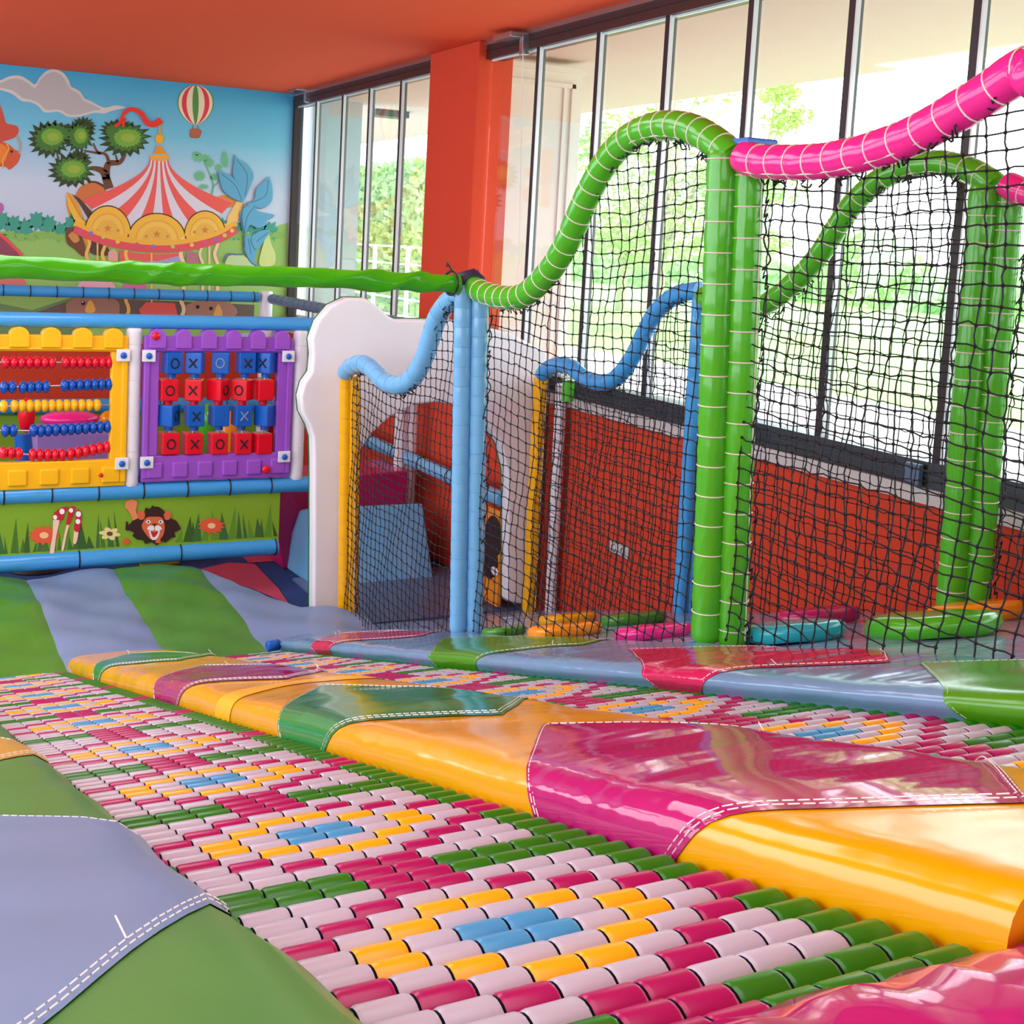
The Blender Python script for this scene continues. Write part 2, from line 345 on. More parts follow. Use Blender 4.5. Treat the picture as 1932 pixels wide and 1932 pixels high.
# ---- painted mural on the back wall: flat layers of paint, a millimetre or so thick
def grad_mat(name, stops, z0, z1):
    m = bpy.data.materials.new(name); m.use_nodes = True; N = m.node_tree.nodes; L = m.node_tree.links; b = N['Principled BSDF']; b.inputs['Roughness'].default_value = .45
    g = N.new('ShaderNodeNewGeometry'); s = N.new('ShaderNodeSeparateXYZ'); mr = N.new('ShaderNodeMapRange'); r = N.new('ShaderNodeValToRGB')
    L.new(g.outputs['Position'], s.inputs[0]); L.new(s.outputs['Z'], mr.inputs[0]); mr.inputs[1].default_value = (z0+ZO)*K; mr.inputs[2].default_value = (z1+ZO)*K
    L.new(mr.outputs[0], r.inputs[0]); L.new(r.outputs[0], b.inputs['Base Color'])
    e = r.color_ramp.elements; e[0].position = stops[0][0]; e[0].color = lin(stops[0][1]); e[1].position = stops[-1][0]; e[1].color = lin(stops[-1][1])
    for p, c in stops[1:-1]: q = e.new(p); q.color = lin(c)
    return m
mural = empty('mural', (6, MY, -2.75), 'fairground mural of striped carousel, tree, balloon and cloud on the far wall', 'mural')
mb = MB(); mb.box((XL, MY-.008, -2.75), (9.88, MY-.002, CZ), grad_mat('mural_sky', [(0, (200, 214, 232)), (.42, (206, 224, 246)), (.7, (120, 204, 236)), (1, (60, 170, 222))], -.9, CZ)); mb.build('painted_sky', mural)
PM = {}
def paint(c):
    if c not in PM: PM[c] = mat('paint_%02x%02x%02x' % c, c, .6)
    return PM[c]
def P2(pts, lay): return [atY(x, y, MY-.012-.004*lay) for x, y in pts]
def poly(mb, pts, c, lay):
    q = P2(pts, lay); mb.add(q, [tuple(range(len(q)))], paint(c))
def curve2(pts, per=6):
    return [(v.x, v.y) for v in smooth_path([(x, y, 0) for x, y in pts], per)]
def blob(mb, pts, c, lay): poly(mb, curve2(list(pts)+[pts[0]])[:-1], c, lay)
def stroke(mb, pts, w, c, lay, taper=False):
    q = curve2(pts, 6) if len(pts) > 2 else pts; n = len(q); L_ = []; R_ = []
    for i in range(n):
        a = q[max(i-1, 0)]; b = q[min(i+1, n-1)]; dx, dy = b[0]-a[0], b[1]-a[1]; l = math.hypot(dx, dy) or 1
        ww = (w if not isinstance(w, tuple) else lerp(w[0], w[1], i/(n-1)))/2
        L_.append((q[i][0]-dy/l*ww, q[i][1]+dx/l*ww)); R_.append((q[i][0]+dy/l*ww, q[i][1]-dx/l*ww))
    for i in range(n-1): poly(mb, [L_[i], L_[i+1], R_[i+1], R_[i]], c, lay)
def spiky(mb, cx, cy, rx, ry, n, c, lay, k=.82, seed=0):
    rd = random.Random(seed); pts = []
    for i in range(n):
        a = 2*math.pi*i/n; b = a+math.pi/n; e = rd.uniform(.94, 1.12)
        pts.append((cx+rx*k*math.cos(a), cy+ry*k*math.sin(a))); pts.append((cx+rx*e*math.cos(b+.06), cy+ry*e*math.sin(b+.06)))
    poly(mb, pts, c, lay)
def disc(mb, cx, cy, rx, ry, c, lay, n=20): poly(mb, [(cx+rx*math.cos(2*math.pi*i/n), cy+ry*math.sin(2*math.pi*i/n)) for i in range(n)], c, lay)
G = MB()
poly(G, [(-60, 436), (60, 436), (140, 440), (330, 446), (470, 440), (544, 420), (541, 620), (300, 645), (0, 648), (-60, 648)], (156, 204, 108), 0)
for i in range(26): spiky(G, -40+i*22, 424+8*math.sin(i*2.1)+(6 if i > 6 else 0), 17, 20, 9, (70, 168, 146), 1, .7, i)
for i in range(30): spiky(G, -40+i*19.5, 446+3*math.sin(i*1.7), 14, 9, 9, (140, 196, 96), 2, .7, i+50)
poly(G, [(-60, 648), (-60, 560), (60, 585), (140, 560), (180, 648)], (116, 150, 92), 2)
poly(G, [(62, 592), (118, 572), (180, 562), (480, 575), (478, 612), (62, 606)], (110, 96, 84), 3)
G.build('painted_ground', mural, normals=False)
G = MB()
blob(G, [(-20, 158), (0, 152), (18, 144), (38, 143), (55, 152), (66, 159), (75, 146), (88, 134), (104, 131), (120, 138), (130, 152), (134, 163), (150, 172), (160, 186), (170, 190), (188, 200), (200, 203), (218, 199), (238, 203), (215, 208), (196, 214), (178, 213), (150, 220), (128, 220), (110, 211), (85, 212), (72, 200), (58, 193), (40, 190), (20, 176), (-20, 164)], (222, 214, 212), 1)
blob(G, [(-20, 160), (0, 157), (18, 150), (36, 149), (52, 157), (66, 166), (77, 150), (90, 139), (104, 136), (117, 143), (126, 157), (133, 168), (148, 177), (158, 190), (172, 196), (190, 206), (176, 209), (150, 216), (130, 216), (112, 207), (88, 207), (74, 195), (58, 188), (42, 184), (22, 170), (-20, 162)], (192, 188, 192), 2)
G.build('painted_cloud', mural, normals=False)
G = MB()
TR = (112, 72, 48)
stroke(G, [(206, 356), (196, 326), (180, 318), (166, 318)], (18, 5), TR, 1); stroke(G, [(200, 340), (204, 310), (226, 306), (236, 290)], (15, 6), TR, 1)
stroke(G, [(206, 310), (200, 292), (184, 286), (176, 270)], (7, 3), TR, 1); stroke(G, [(190, 290), (168, 286), (158, 284)], (5, 3), TR, 1); stroke(G, [(222, 306), (218, 292)], (4, 3), TR, 1)
stroke(G, [(170, 346), (164, 338), (158, 330)], (4, 2), TR, 1); stroke(G, [(110, 300), (106, 284)], (4, 2), TR, 1); stroke(G, [(196, 352), (182, 344), (165, 343)], (5, 3), (90, 56, 40), 1)
for j, (cx, cy, rx, ry) in enumerate([(92, 263, 40, 36), (105, 252, 40, 24), (148, 256, 30, 32), (158, 240, 24, 20), (236, 262, 48, 36), (222, 246, 34, 22), (134, 322, 44, 34), (148, 300, 24, 18)]):
    spiky(G, cx, cy, rx, ry, 17, (50, 74, 34), 2, .74, j)
for j, (cx, cy, rx, ry) in enumerate([(94, 262, 31, 27), (104, 252, 31, 18), (150, 258, 22, 25), (238, 261, 38, 27), (136, 320, 35, 25), (222, 248, 26, 16)]):
    spiky(G, cx, cy, rx, ry, 16, (70, 126, 54), 3+j*.1, .78, j+9)
for j, (cx, cy, rx, ry) in enumerate([(98, 258, 22, 17), (152, 256, 13, 15), (240, 260, 27, 18), (138, 319, 24, 17)]):
    spiky(G, cx, cy, rx, ry, 22, (122, 180, 62), 4+j*.1, .86, j+19)
    spiky(G, cx+2, cy, rx*.55, ry*.5, 16, (156, 190, 70), 4.6+j*.05, .86, j+29)
for cx, cy, rx, ry in [(380, 298, 22, 9), (394, 308, 12, 9), (424, 302, 9, 18), (412, 316, 9, 8), (376, 332, 14, 12), (404, 334, 10, 8), (384, 352, 12, 6), (370, 290, 10, 5)]: spiky(G, cx, cy, rx, ry, 13, (112, 196, 148), 1, .6, int(cx))
stroke(G, [(398, 372), (402, 350), (396, 330), (388, 310)], (5, 2), (112, 196, 160), 1); stroke(G, [(402, 352), (412, 342), (420, 320)], (3, 2), (112, 196, 160), 1)
G.build('painted_trees', mural, normals=False)
# carousel
G = MB(); RD = (244, 100, 92); WH = (228, 224, 238); YL = (250, 196, 66); DY = (236, 152, 56)
poly(G, [(126, 362), (135, 366), (148, 385), (160, 416), (180, 450), (170, 470), (150, 450), (132, 420), (125, 385)], (232, 168, 66), 1)
poly(G, [(136, 366), (150, 374), (172, 398), (190, 440), (166, 412), (150, 385)], (96, 62, 44), 2)
blob(G, [(140, 372), (152, 352), (172, 345), (190, 350), (200, 362), (180, 380), (155, 384)], (216, 124, 70), 1); blob(G, [(404, 374), (420, 368), (436, 372), (448, 384), (430, 392), (408, 384)], (232, 148, 78), 1)
def rib(t):      # canopy seam from the top cap down to the rim, t from 0 to 1
    xt = lerp(283, 317, t); xb = lerp(156, 438, t); yb = 372+78*math.sin(math.pi*(t*.98+.01))**.8+(6 if t > .5 else 0)
    return [(lerp(xt, xb, s**1.7), lerp(300, yb, s**.92)) for s in [i/10 for i in range(11)]]
ts = [0, .06, .14, .23, .33, .44, .56, .66, .76, .85, .93, 1]
for i in range(11):
    a = rib(ts[i]); b = rib(ts[i+1])
    for j in range(10): poly(G, [a[j], a[j+1], b[j+1], b[j]], RD if i % 2 == 0 else WH, 3)
poly(G, [(284, 292), (318, 292), (319, 300), (310, 304), (292, 304), (283, 300)], (250, 176, 70), 4)
poly(G, [(290, 290), (296, 274), (304, 274), (314, 290)], DY, 4); disc(G, 301, 262, 8, 9, (248, 184, 40), 4); poly(G, [(299, 254), (301, 208), (304, 254)], (232, 176, 60), 4)
poly(G, [(152, 424), (180, 420), (240, 432), (300, 436), (350, 430), (400, 424), (446, 420), (436, 436), (384, 452), (340, 460), (296, 462), (250, 458), (206, 450), (166, 438)], YL, 4.5)
for cx, a, b in [(203, 45, 49), (296, 56, 46), (387, 40, 43)]:
    y0 = {203: 445, 296: 456, 387: 448}[cx]
    for rr, c, l in [(1.0, (60, 40, 40), 5), (.96, YL, 5.2), (.74, (240, 176, 78), 5.4), (.68, (250, 204, 90), 5.6), (.5, (240, 190, 80), 5.8)]:
        poly(G, [(cx+a*rr*math.cos(math.pi*i/16), y0-3-(b*1.12)*rr*math.sin(math.pi*i/16)) for i in range(17)], c, l)
    st = [(cx+(8 if i % 2 == 0 else 3.4)*math.sin(math.pi*i/5), y0-14-(8 if i % 2 == 0 else 3.4)*math.cos(math.pi*i/5)) for i in range(10)]; poly(G, st, (222, 138, 66), 6)
    for dx in (-20, 20): disc(G, cx+dx, y0-10, 3, 3, (222, 148, 70), 6, 8)
poly(G, [(446, 380), (452, 376), (460, 384), (452, 410), (440, 430), (424, 440), (430, 408)], (246, 206, 120), 5)
poly(G, [(126, 365), (134, 378), (150, 408), (166, 424), (160, 432), (140, 414), (128, 388)], YL, 5)
arc = [(140, 424), (170, 438), (206, 450), (250, 458), (296, 462), (340, 460), (384, 452), (420, 440), (446, 424)]
stroke(G, [(x, y-3) for x, y in arc], 10, (248, 190, 70), 6.5); stroke(G, [(x, y+8) for x, y in arc], 14, (232, 88, 96), 7)
for i, (x, y) in enumerate([(150, 436), (172, 440), (195, 447), (222, 456), (258, 461), (290, 465), (326, 465), (362, 462), (388, 458), (408, 452), (424, 444), (438, 435)]): disc(G, x, y, 4, 4, [(226, 90, 150), (130, 130, 220), (204, 214, 100), (250, 206, 90)][i % 4], 8, 10)
poly(G, [(226, 472), (262, 478), (300, 480), (340, 478), (344, 486), (300, 500), (226, 500)], (236, 104, 96), 5); poly(G, [(230, 496), (300, 492), (340, 482), (342, 496), (300, 512), (230, 512)], (176, 166, 220), 5.5)
for x, w in [(166, 8), (184, 4), (196, 8), (240, 8), (286, 4), (344, 9), (380, 6), (395, 4), (408, 8)]:
    stroke(G, [(x+3*math.sin(k*1.5)*(w > 4), 448+10*k) for k in range(18)], w*.8, (250, 196, 96) if x < 300 else (250, 214, 170), 6)
blob(G, [(124, 434), (134, 428), (150, 440), (160, 462), (158, 484), (140, 470), (126, 458)], (120, 76, 50), 4); blob(G, [(128, 444), (140, 436), (150, 452), (140, 458)], (214, 150, 80), 4.5)
blob(G, [(168, 452), (190, 458), (205, 470), (204, 482), (172, 478)], (86, 66, 62), 4)
blob(G, [(204, 476), (214, 470), (222, 478), (220, 496), (206, 496)], (236, 176, 160), 7); blob(G, [(352, 478), (362, 474), (372, 482), (374, 500), (354, 500)], (190, 120, 140), 7)
# animals and plinth low down, between the rails
blob(G, [(150, 532), (180, 528), (210, 532), (214, 548), (150, 548)], (240, 180, 190), 7); blob(G, [(236, 534), (268, 530), (272, 548), (234, 548)], (226, 110, 170), 7)
blob(G, [(124, 574), (140, 562), (170, 560), (215, 564), (226, 580), (214, 604), (150, 606), (128, 596)], (168, 124, 104), 7); disc(G, 157, 572, 4, 4, (30, 24, 24), 8); disc(G, 156, 570, 1.5, 1.5, (255, 255, 255), 8.5); blob(G, [(160, 584), (170, 566), (180, 582), (176, 590), (164, 590)], (240, 184, 84), 8)
poly(G, [(262, 584), (276, 570), (330, 572), (336, 600), (268, 600)], (238, 96, 84), 7); blob(G, [(350, 576), (380, 566), (430, 570), (448, 590), (420, 606), (360, 606)], (176, 130, 110), 7); disc(G, 373, 579, 3.5, 3.5, (40, 30, 30), 8); disc(G, 398, 582, 3.5, 3.5, (40, 30, 30), 8); blob(G, [(402, 594), (412, 574), (420, 594), (412, 602)], (240, 184, 96), 8)
G.build('painted_carousel', mural, normals=False)
G = MB()
stroke(G, [(304, 226), (292, 234), (278, 232), (266, 214), (248, 206), (234, 214), (226, 232), (216, 238)], (13, 5), (238, 56, 44), 9); stroke(G, [(234, 222), (232, 240)], (9, 3), (238, 56, 44), 9)
G.build('painted_pennant', mural, normals=False)
G = MB()      # balloon
BC = [(112, 150, 76), (238, 226, 196), (226, 60, 84), (238, 226, 196), (84, 150, 76), (238, 226, 196), (226, 60, 84), (238, 226, 196), (112, 150, 76)]
def bx(t, y):
    s = (y-162)/74.; w = 34*math.sqrt(max(0, 1-((s-.42)/.44)**2)) if s < .42 else 34*max(0, 1-((s-.42)/.58)**2)**.85+5*(s-.42)
    return 369+w*math.sin((t-.5)*math.pi)
ys = [162+i*74/14 for i in range(15)]
for i in range(9):
    for j in range(14): poly(G, [(bx(i/9, ys[j]), ys[j]), (bx((i+1)/9, ys[j]), ys[j]), (bx((i+1)/9, ys[j+1]), ys[j+1]), (bx(i/9, ys[j+1]), ys[j+1])], BC[i], 1)
blob(G, [(358, 244), (368, 242), (380, 246), (377, 259), (368, 261), (358, 258)], (178, 104, 76), 1); stroke(G, [(365, 236), (363, 244)], 1.2, (120, 80, 60), 1); stroke(G, [(372, 236), (375, 244)], 1.2, (120, 80, 60), 1)
G.build('painted_balloon', mural, normals=False)
G = MB(); LB = (98, 176, 214); LD = (74, 120, 144)
def leafp(pts, vein, lay):
    q = curve2(list(pts)+[pts[0]])[:-1]; poly(G, [(x-1.5, y+1.5) for x, y in q], LD, lay); poly(G, q, LB, lay+.3)
    for j in range(len(vein)-1): pass
    stroke(G, vein, 1.2, (60, 110, 140), lay+.6)
leafp([(443, 290), (450, 300), (466, 310), (478, 330), (472, 352), (460, 376), (452, 350), (440, 330), (442, 306)], [(446, 300), (466, 330), (462, 370)], 9)
leafp([(412, 322), (430, 328), (448, 344), (458, 366), (459, 380), (440, 374), (422, 360), (416, 344)], [(418, 328), (444, 350), (456, 378)], 9.8)
leafp([(508, 332), (514, 354), (512, 380), (496, 392), (480, 390), (466, 384), (480, 376), (484, 356), (494, 346)], [(506, 340), (500, 370), (466, 384)], 10.4)
leafp([(482, 386), (486, 398), (500, 402), (518, 406), (504, 416), (502, 424), (488, 430), (472, 424), (462, 440), (456, 420), (454, 400), (468, 388)], [(482, 388), (466, 410), (460, 450)], 11)
leafp([(464, 444), (476, 446), (484, 470), (480, 492), (488, 502), (474, 494), (464, 476), (460, 458)], [(468, 450), (474, 480)], 9)
leafp([(478, 442), (496, 434), (510, 436), (500, 452), (492, 464), (482, 470), (474, 452)], [(506, 438), (484, 456)], 9.6)
stroke(G, [(460, 384), (456, 410), (460, 440), (460, 476), (448, 480), (428, 480), (420, 496)], 2.5, LD, 12)
blob(G, [(506, 434), (512, 460), (520, 480), (516, 500), (490, 500), (494, 470)], (206, 226, 140), 8); blob(G, [(430, 484), (450, 478), (470, 490), (480, 502), (428, 502)], (196, 222, 160), 8)
G.build('painted_plants', mural, normals=False)
G = MB()      # red figure shapes cut by the left edge
blob(G, [(-40, 180), (-6, 190), (6, 215), (12, 232), (32, 238), (34, 252), (16, 264), (-40, 268)], (214, 84, 66), 1); blob(G, [(-40, 264), (6, 268), (28, 282), (38, 290), (34, 306), (18, 320), (6, 314), (-40, 318)], (220, 96, 60), 1)
blob(G, [(-20, 268), (8, 274), (14, 290), (6, 306), (-20, 306)], (246, 140, 50), 2); stroke(G, [(12, 270), (16, 282), (6, 300), (6, 318)], 3, (244, 180, 84), 3); stroke(G, [(32, 256), (38, 275), (36, 290)], 3, (200, 170, 130), 3); disc(G, 22, 286, 2.5, 2.5, (60, 40, 40), 3)
poly(G, [(-40, 420), (4, 444), (42, 482), (42, 500), (-40, 500)], (150, 72, 96), 3); stroke(G, [(-20, 436), (2, 444), (42, 482)], 6, (236, 86, 90), 4)
blob(G, [(-10, 380), (4, 384), (6, 396), (-4, 404)], (190, 110, 180), 3); poly(G, [(-40, 524), (44, 524), (50, 536), (40, 545), (-40, 545)], (226, 124, 116), 3)
G.build('painted_figure', mural, normals=False)
# ---- roller slides
PITCH = .1240; RW = .146; RR = .0625
PAT = {'A': 'bwywm', 'B': 'bwywm', 'C': 'wywmg', 'D': 'ywmwg', 'E': 'wmwwg', 'F': 'mwwwg', 'G': 'mgggg'}
SEQ = 'BCDEFGGFEDCA'           # from one pair of blue rows to the next, going down
RC = {'w': 'r_w', 'm': 'r_m', 'y': 'r_y', 'g': 'r_g', 'b': 'r_b'}
RN = {'w': 'pale pink-white roller', 'm': 'magenta roller', 'y': 'yellow roller', 'g': 'green roller', 'b': 'light blue roller'}
def roller_mesh(key, seg=20):
    mb = MB(); L = RW*.475; m = M[RC[key]]
    xs = [-L, -L+.006, -L+.012, L-.012, L-.006, L]; rs = [RR*.93, RR*.985, RR, RR, RR*.985, RR*.93]
    vs = []; fs = []
    for x, r in zip(xs, rs):
        for j in range(seg): a = 2*math.pi*j/seg; vs.append((x, r*math.cos(a), r*math.sin(a)))
    for i in range(5):
        for j in range(seg): fs.append((i*seg+j, i*seg+(j+1) % seg, (i+1)*seg+(j+1) % seg, (i+1)*seg+j))
    mb.add(vs, fs, m, True); mb.add(vs[:seg], [tuple(range(seg))], M['r_c']); mb.add(vs[-seg:], [tuple(range(seg))], M['r_c'])
    return mb
def mesh_of(mb, name):
    me = bpy.data.meshes.new(name); me.from_pydata([Vector(v)*K for v in mb.v], [], mb.f)
    for m_ in mb.mats: me.materials.append(m_)
    me.polygons.foreach_set('material_index', mb.m); me.polygons.foreach_set('use_smooth', mb.sm); return me
ROLL = {k: mesh_of(roller_mesh(k), 'roller_'+RC[k][2:]) for k in RC}
def pix(p):
    v = Vector(p); d = v.dot(FW)
    return (PCX+FPX*v.dot(RT)/d, PCY-FPX*v.dot(UP)/d) if d > .1 else (-9e9, 0)
def rows_for(y0, yc, y1, extra):
    seq = list('ABCDEFGGFEDC'); out = []
    n0 = int(round((yc-y0)/PITCH)); i = -n0
    bands = []
    while True:
        Y = yc+i*PITCH
        if Y > y1: break
        j = i
        for e, w in extra:
            if i > e: j = i-min(w, i-e)
        bands.append((Y, seq[j % 12])); i += 1
    return bands
def roller_slide(name, label, xc, y0, yc, y1, extra, vis):
    r = empty(name, (xc, y0, zs(y0)-.2), label, 'slide')
    mb = MB(); w = .73; P = lambda x, y, n: (x, y, zs(y, n))
    mb.prism([P(xc-w-.06, y0, -.2), P(xc+w+.06, y0, -.2), P(xc+w+.06, y1, -.2), P(xc-w-.06, y1, -.2)], (0, 0, -.12), M['bed'])
    for sx in (-1, 1): mb.prism([P(xc+sx*(w+.03)-.03, y0, -.2), P(xc+sx*(w+.03)+.03, y0, -.2), P(xc+sx*(w+.03)+.03, y1, -.2), P(xc+sx*(w+.03)-.03, y1, -.2)], (0, 0, .16), M['bed'])
    mb.build('bed', r)
    ax = MB(); bands = rows_for(y0, yc, y1, extra)
    for Y, _ in bands: ax.tube([(xc-w-.02, Y, zs(Y)-RR), (xc+w+.02, Y, zs(Y)-RR)], .02, M['r_c'], 6)
    ax.build('axles', r)
    todo = []
    for Y, k in bands:
        for c in range(10):
            key = PAT[k][c-5] if c >= 5 else PAT[k][4-c]
            todo.append((Y, xc+(c-4.5)*RW, key))
    def seen(t):
        q = pix((t[1], t[0], zs(t[0]))); return 0 < q[0] < 1932 and 0 < q[1] < 1932 and vis(t[1], t[0])
    big = [t for t in todo if seen(t)][:100]; bs = set(big)
    g = 'rollers of the '+label.split(' slide')[0][-20:]
    for Y, x, key in big:
        o = bpy.data.objects.new('roller', ROLL[key]); C.objects.link(o); o.parent = r
        o.location = W3((x, Y, zs(Y)-RR))-WO[r]; o['label'] = RN[key]
    st = MB(); seg = 12; protos = {k: roller_mesh(k, seg) for k in RC}
    for t in todo:
        if t in bs: continue
        Y, x, key = t; pm = protos[key]; o = (x, Y, zs(Y)-RR); k0 = len(st.v)
        st.v += [(v[0]+o[0], v[1]+o[1], v[2]+o[2]) for v in pm.v]
        mi = [st.mi(m_) for m_ in pm.mats]
        st.f += [tuple(k0+j for j in f) for f in pm.f]; st.m += [mi[q] for q in pm.m]; st.sm += pm.sm
    o = st.build('rollers', r, normals=False); o['kind'] = 'stuff'; o['label'] = 'smaller far rollers in the same flower pattern'
    return r
roller_slide('roller_slide', 'left roller slide, coloured rollers in flower patterns between the green and the yellow pads', 1.575, .6, 2.60, 14.88, [(41, 2)], lambda x, y: x > .98 and y > 1.95 and x < 2.3)
roller_slide('roller_slide', 'farther roller slide, between the yellow middle pad and the blue edge pad', 4.30, 1.0, 4.33, 14.62, [(41, 2)], lambda x, y: 3.62 < x < 5.0 and y > 3)
# ---- padded strips with sewn patches
def profile(pts, n):
    P = smooth_path([(a, b, 0) for a, b in pts], 6); S = arclen(P); return [sample(P, S, S[-1]*i/n)[0] for i in range(n+1)]
def pad(name, label, cat, prof, y0, y1, base, patches, nu=40, wob=.006, seed=1, group=None, threads=True, zf=None, endcap=True, lay=.005, rows=(.02, .045)):
    """prof: list of (X, n); patches: (material, name, far(u_x)->Y, near(u_x)->Y)"""
    zf = zf or (lambda Y, n: zs(Y, n)); rd = random.Random(seed); ph = [rd.uniform(0, 6) for _ in range(6)]
    pr = profile(prof, nu); nrm = []
    for i in range(nu+1):
        t = (pr[min(i+1, nu)]-pr[max(i-1, 0)]).normalized(); nrm.append(Vector((-t.y, t.x, 0)))
    def S(i, Y, off=0.):
        p = pr[i]; u = i/nu; e = 1 if 0 < i < nu else 0
        d = wob*(math.sin(Y*3.1+ph[0])*math.sin(u*7+ph[1])+.6*math.sin(Y*7.3+u*9+ph[2])+.5*math.sin(Y*1.3+u*17+ph[3]))*e+off
        return (p.x+nrm[i].x*d, Y, zf(Y, p.y+nrm[i].y*d))
    r = empty(name, (pr[nu//2].x, (y0+y1)/2, zf((y0+y1)/2, pr[0].y)), label, cat, group)
    mb = MB(); nv = int((y1-y0)/.12)
    mb.grid(lambda i, j: S(i, y0+(y1-y0)*j/nv), nu, nv, base)
    if endcap:
        for Y in (y0, y1):
            q = [S(i, Y) for i in range(nu+1)]; mb.add(q, [tuple(range(nu+1))], base)
    mb.build('cover', r)
    th = MB()
    for m_, nm, far, near in patches:
        mb = MB(); nj = 24
        def Q(i, j): 
            x = pr[i]; a = near(i/nu, x); b = far(i/nu, x); a = max(a, y0+.01); b = min(b, y1-.01); return S(i, lerp(a, b, j/nj), lay)
        ids = [i for i in range(nu+1) if far(i/nu, pr[i]) > near(i/nu, pr[i])+.01 and far(i/nu, pr[i]) > y0+.05]
        i0, i1 = ids[0], ids[-1]
        mb.grid(lambda i, j: Q(i0+i, j), i1-i0, nj, m_)
        mb.build(nm, r)
        if threads and nm == 'patch':
            for j in (0, nj):
                pts = [Vector(Q(i, j)) for i in range(i0, i1+1)]
                for dd in rows:
                    q2 = [p+Vector((0, dd if j == 0 else -dd, (-SLT if zf is zs_ else 0)*(dd if j == 0 else -dd)+.006)) for p in pts]
                    S_ = arclen(q2); k = 0.
                    while k < S_[-1]-.04:
                        a, _ = sample(q2, S_, k); b, _ = sample(q2, S_, k+.035)
                        if rd.random() < .012: th.tube([a, a+Vector((rd.uniform(-.04, .04), rd.uniform(.02, .07), .03))], .0026, M['thread'], 4, cap=False, smooth=False)
                        th.tube([a, b], .0026, M['thread'], 4, cap=False, smooth=False); k += .046
    if th.v: th.build('stitching', r)
    return r
zs_ = zs
def hexp(cx, hw, far_a, far_e, near_a, near_e, taper=.0):
    """hexagon patch: apex at cx, edge values at cx +- hw; beyond the top edge it narrows by taper down the side"""
    def far(u, p): 
        t = min(1, abs(p.x-cx)/hw); return lerp(far_a, far_e, t)-taper*max(0, .13-p.y)/.13
    def near(u, p):
        t = min(1, abs(p.x-cx)/hw); return lerp(near_a, near_e, t)+taper*max(0, .13-p.y)/.13
    return far, near
def zpad(Y, n): return zs(Y, n)
PR1 = [(2.335, -.14), (2.33, -.03), (2.335, .06), (2.36, .115), (2.42, .15), (2.55, .165), (2.95, .178), (3.35, .165), (3.48, .15), (3.55, .115), (3.585, .05), (3.59, -.14)]
h = lambda *a, **k: hexp(*a, **k)
pad('divider_pad', 'yellow padded strip with magenta and green hexagon patches between the two roller slides', 'pad', PR1, 1.78, 14.95, M['dyel'],
    [(M['dmag'], 'patch', *h(2.95, .6, 4.85, 3.98, 2.22, 2.86, taper=.1)), (M['dgrn'], 'patch', *h(2.95, .6, 7.85, 6.98, 5.25, 6.0, taper=.1)),
     (M['fold_shine'], 'painted_fold_shine', *h(2.95, .6, 8.42, 8.34, 8.12, 7.98)), (M['dmag'], 'patch', *h(2.95, .6, 11.1, 10.4, 8.6, 9.3, taper=.1)), (M['dgrn'], 'patch', *h(2.95, .6, 14.3, 13.3, 11.95, 12.7, taper=.1))], seed=3)  # brighter yellow band paints the shine of a raised fold
PR2 = [(4.99, -.14), (4.97, -.02), (4.90, .07), (4.93, .12), (5.02, .15), (5.2, .16), (5.65, .165), (6.1, .16), (6.24, .15), (6.3, .13)]
pad('edge_pad', 'grey-blue padded strip with pink and lime patches along the foot of the near nets', 'pad', PR2, 1.2, 15.0, M['dblu'],
    [(M['dlime'], 'patch', *h(5.65, .7, 5.1, 4.28, 2.7, 3.3, taper=.15)), (M['dpnk'], 'patch', *h(5.65, .7, 8.05, 6.85, 5.3, 6.05, taper=.15)),
     (M['dlime'], 'patch', *h(5.65, .7, 11.4, 10.25, 8.75, 9.2, taper=.12)), (M['dpnk'], 'patch', *h(5.65, .7, 14.4, 13.5, 12.1, 12.8, taper=.12))], seed=7, rows=(.025,))
PR0 = [(-2.6, .0), (-2.5, .10), (-1.2, .125), (.2, .13), (.66, .128), (.84, .115), (.92, .07), (.945, .0), (.945, -.14)]
pad('side_pad', 'padded mat with blue, green and yellow patches at the bottom left beside the rollers', 'mat', PR0, -1.0, 14.9, M['mgrn'],
    [(M['mblu'], 'patch', *h(.1, .8, 5.4, 4.33, 2.05, 3.12)), (M['myel'], 'patch', *h(.1, .8, 8.6, 7.4, 5.9, 6.62)),
     (M['mblu'], 'patch', *h(.1, .8, 12.5, 11.6, 10.1, 10.9))], seed=11, wob=.01)
# top platform pad that crosses the head of the slides
def zplat(Y, n): return zs(1.6, n)+(1.6-min(Y, 1.6))*.05
pr = [(Y, n) for Y, n in [(1.81, -.14), (1.80, -.02), (1.77, .08), (1.69, .14), (1.55, .17), (1.15, .185), (.4, .19), (-1.5, .19)]]
r = empty('platform_pad', (3.5, .5, zs(1.8)-.14), 'magenta padded edge of the top platform in the bottom right corner', 'pad')
pp_ = profile(pr, 30); mb = MB()
def PP(i, j):
    x = 1.2+j*.08; p = pp_[i]; puck = .016*math.sin(x*26+1.2*math.sin(x*9))*max(0, 1-abs(p.x-1.67)/.22)+.006*math.sin(x*5+p.x*7)
    return (x, p.x, zs(1.86)-.02-.012*(x-1.4)+p.y+puck)
mb.grid(PP, 30, 75, M['dmag']); mb.build('cover', r)
th = MB(); pts = [Vector(PP(9, j))+Vector((0, 0, .006)) for j in range(76)]; S_ = arclen(pts); k = 0
while k < S_[-1]-.05: th.tube([sample(pts, S_, k)[0], sample(pts, S_, k+.05)[0]+Vector((0, .012, 0))], .006, M['thread'], 4); k += .085
th.build('stitching', r)
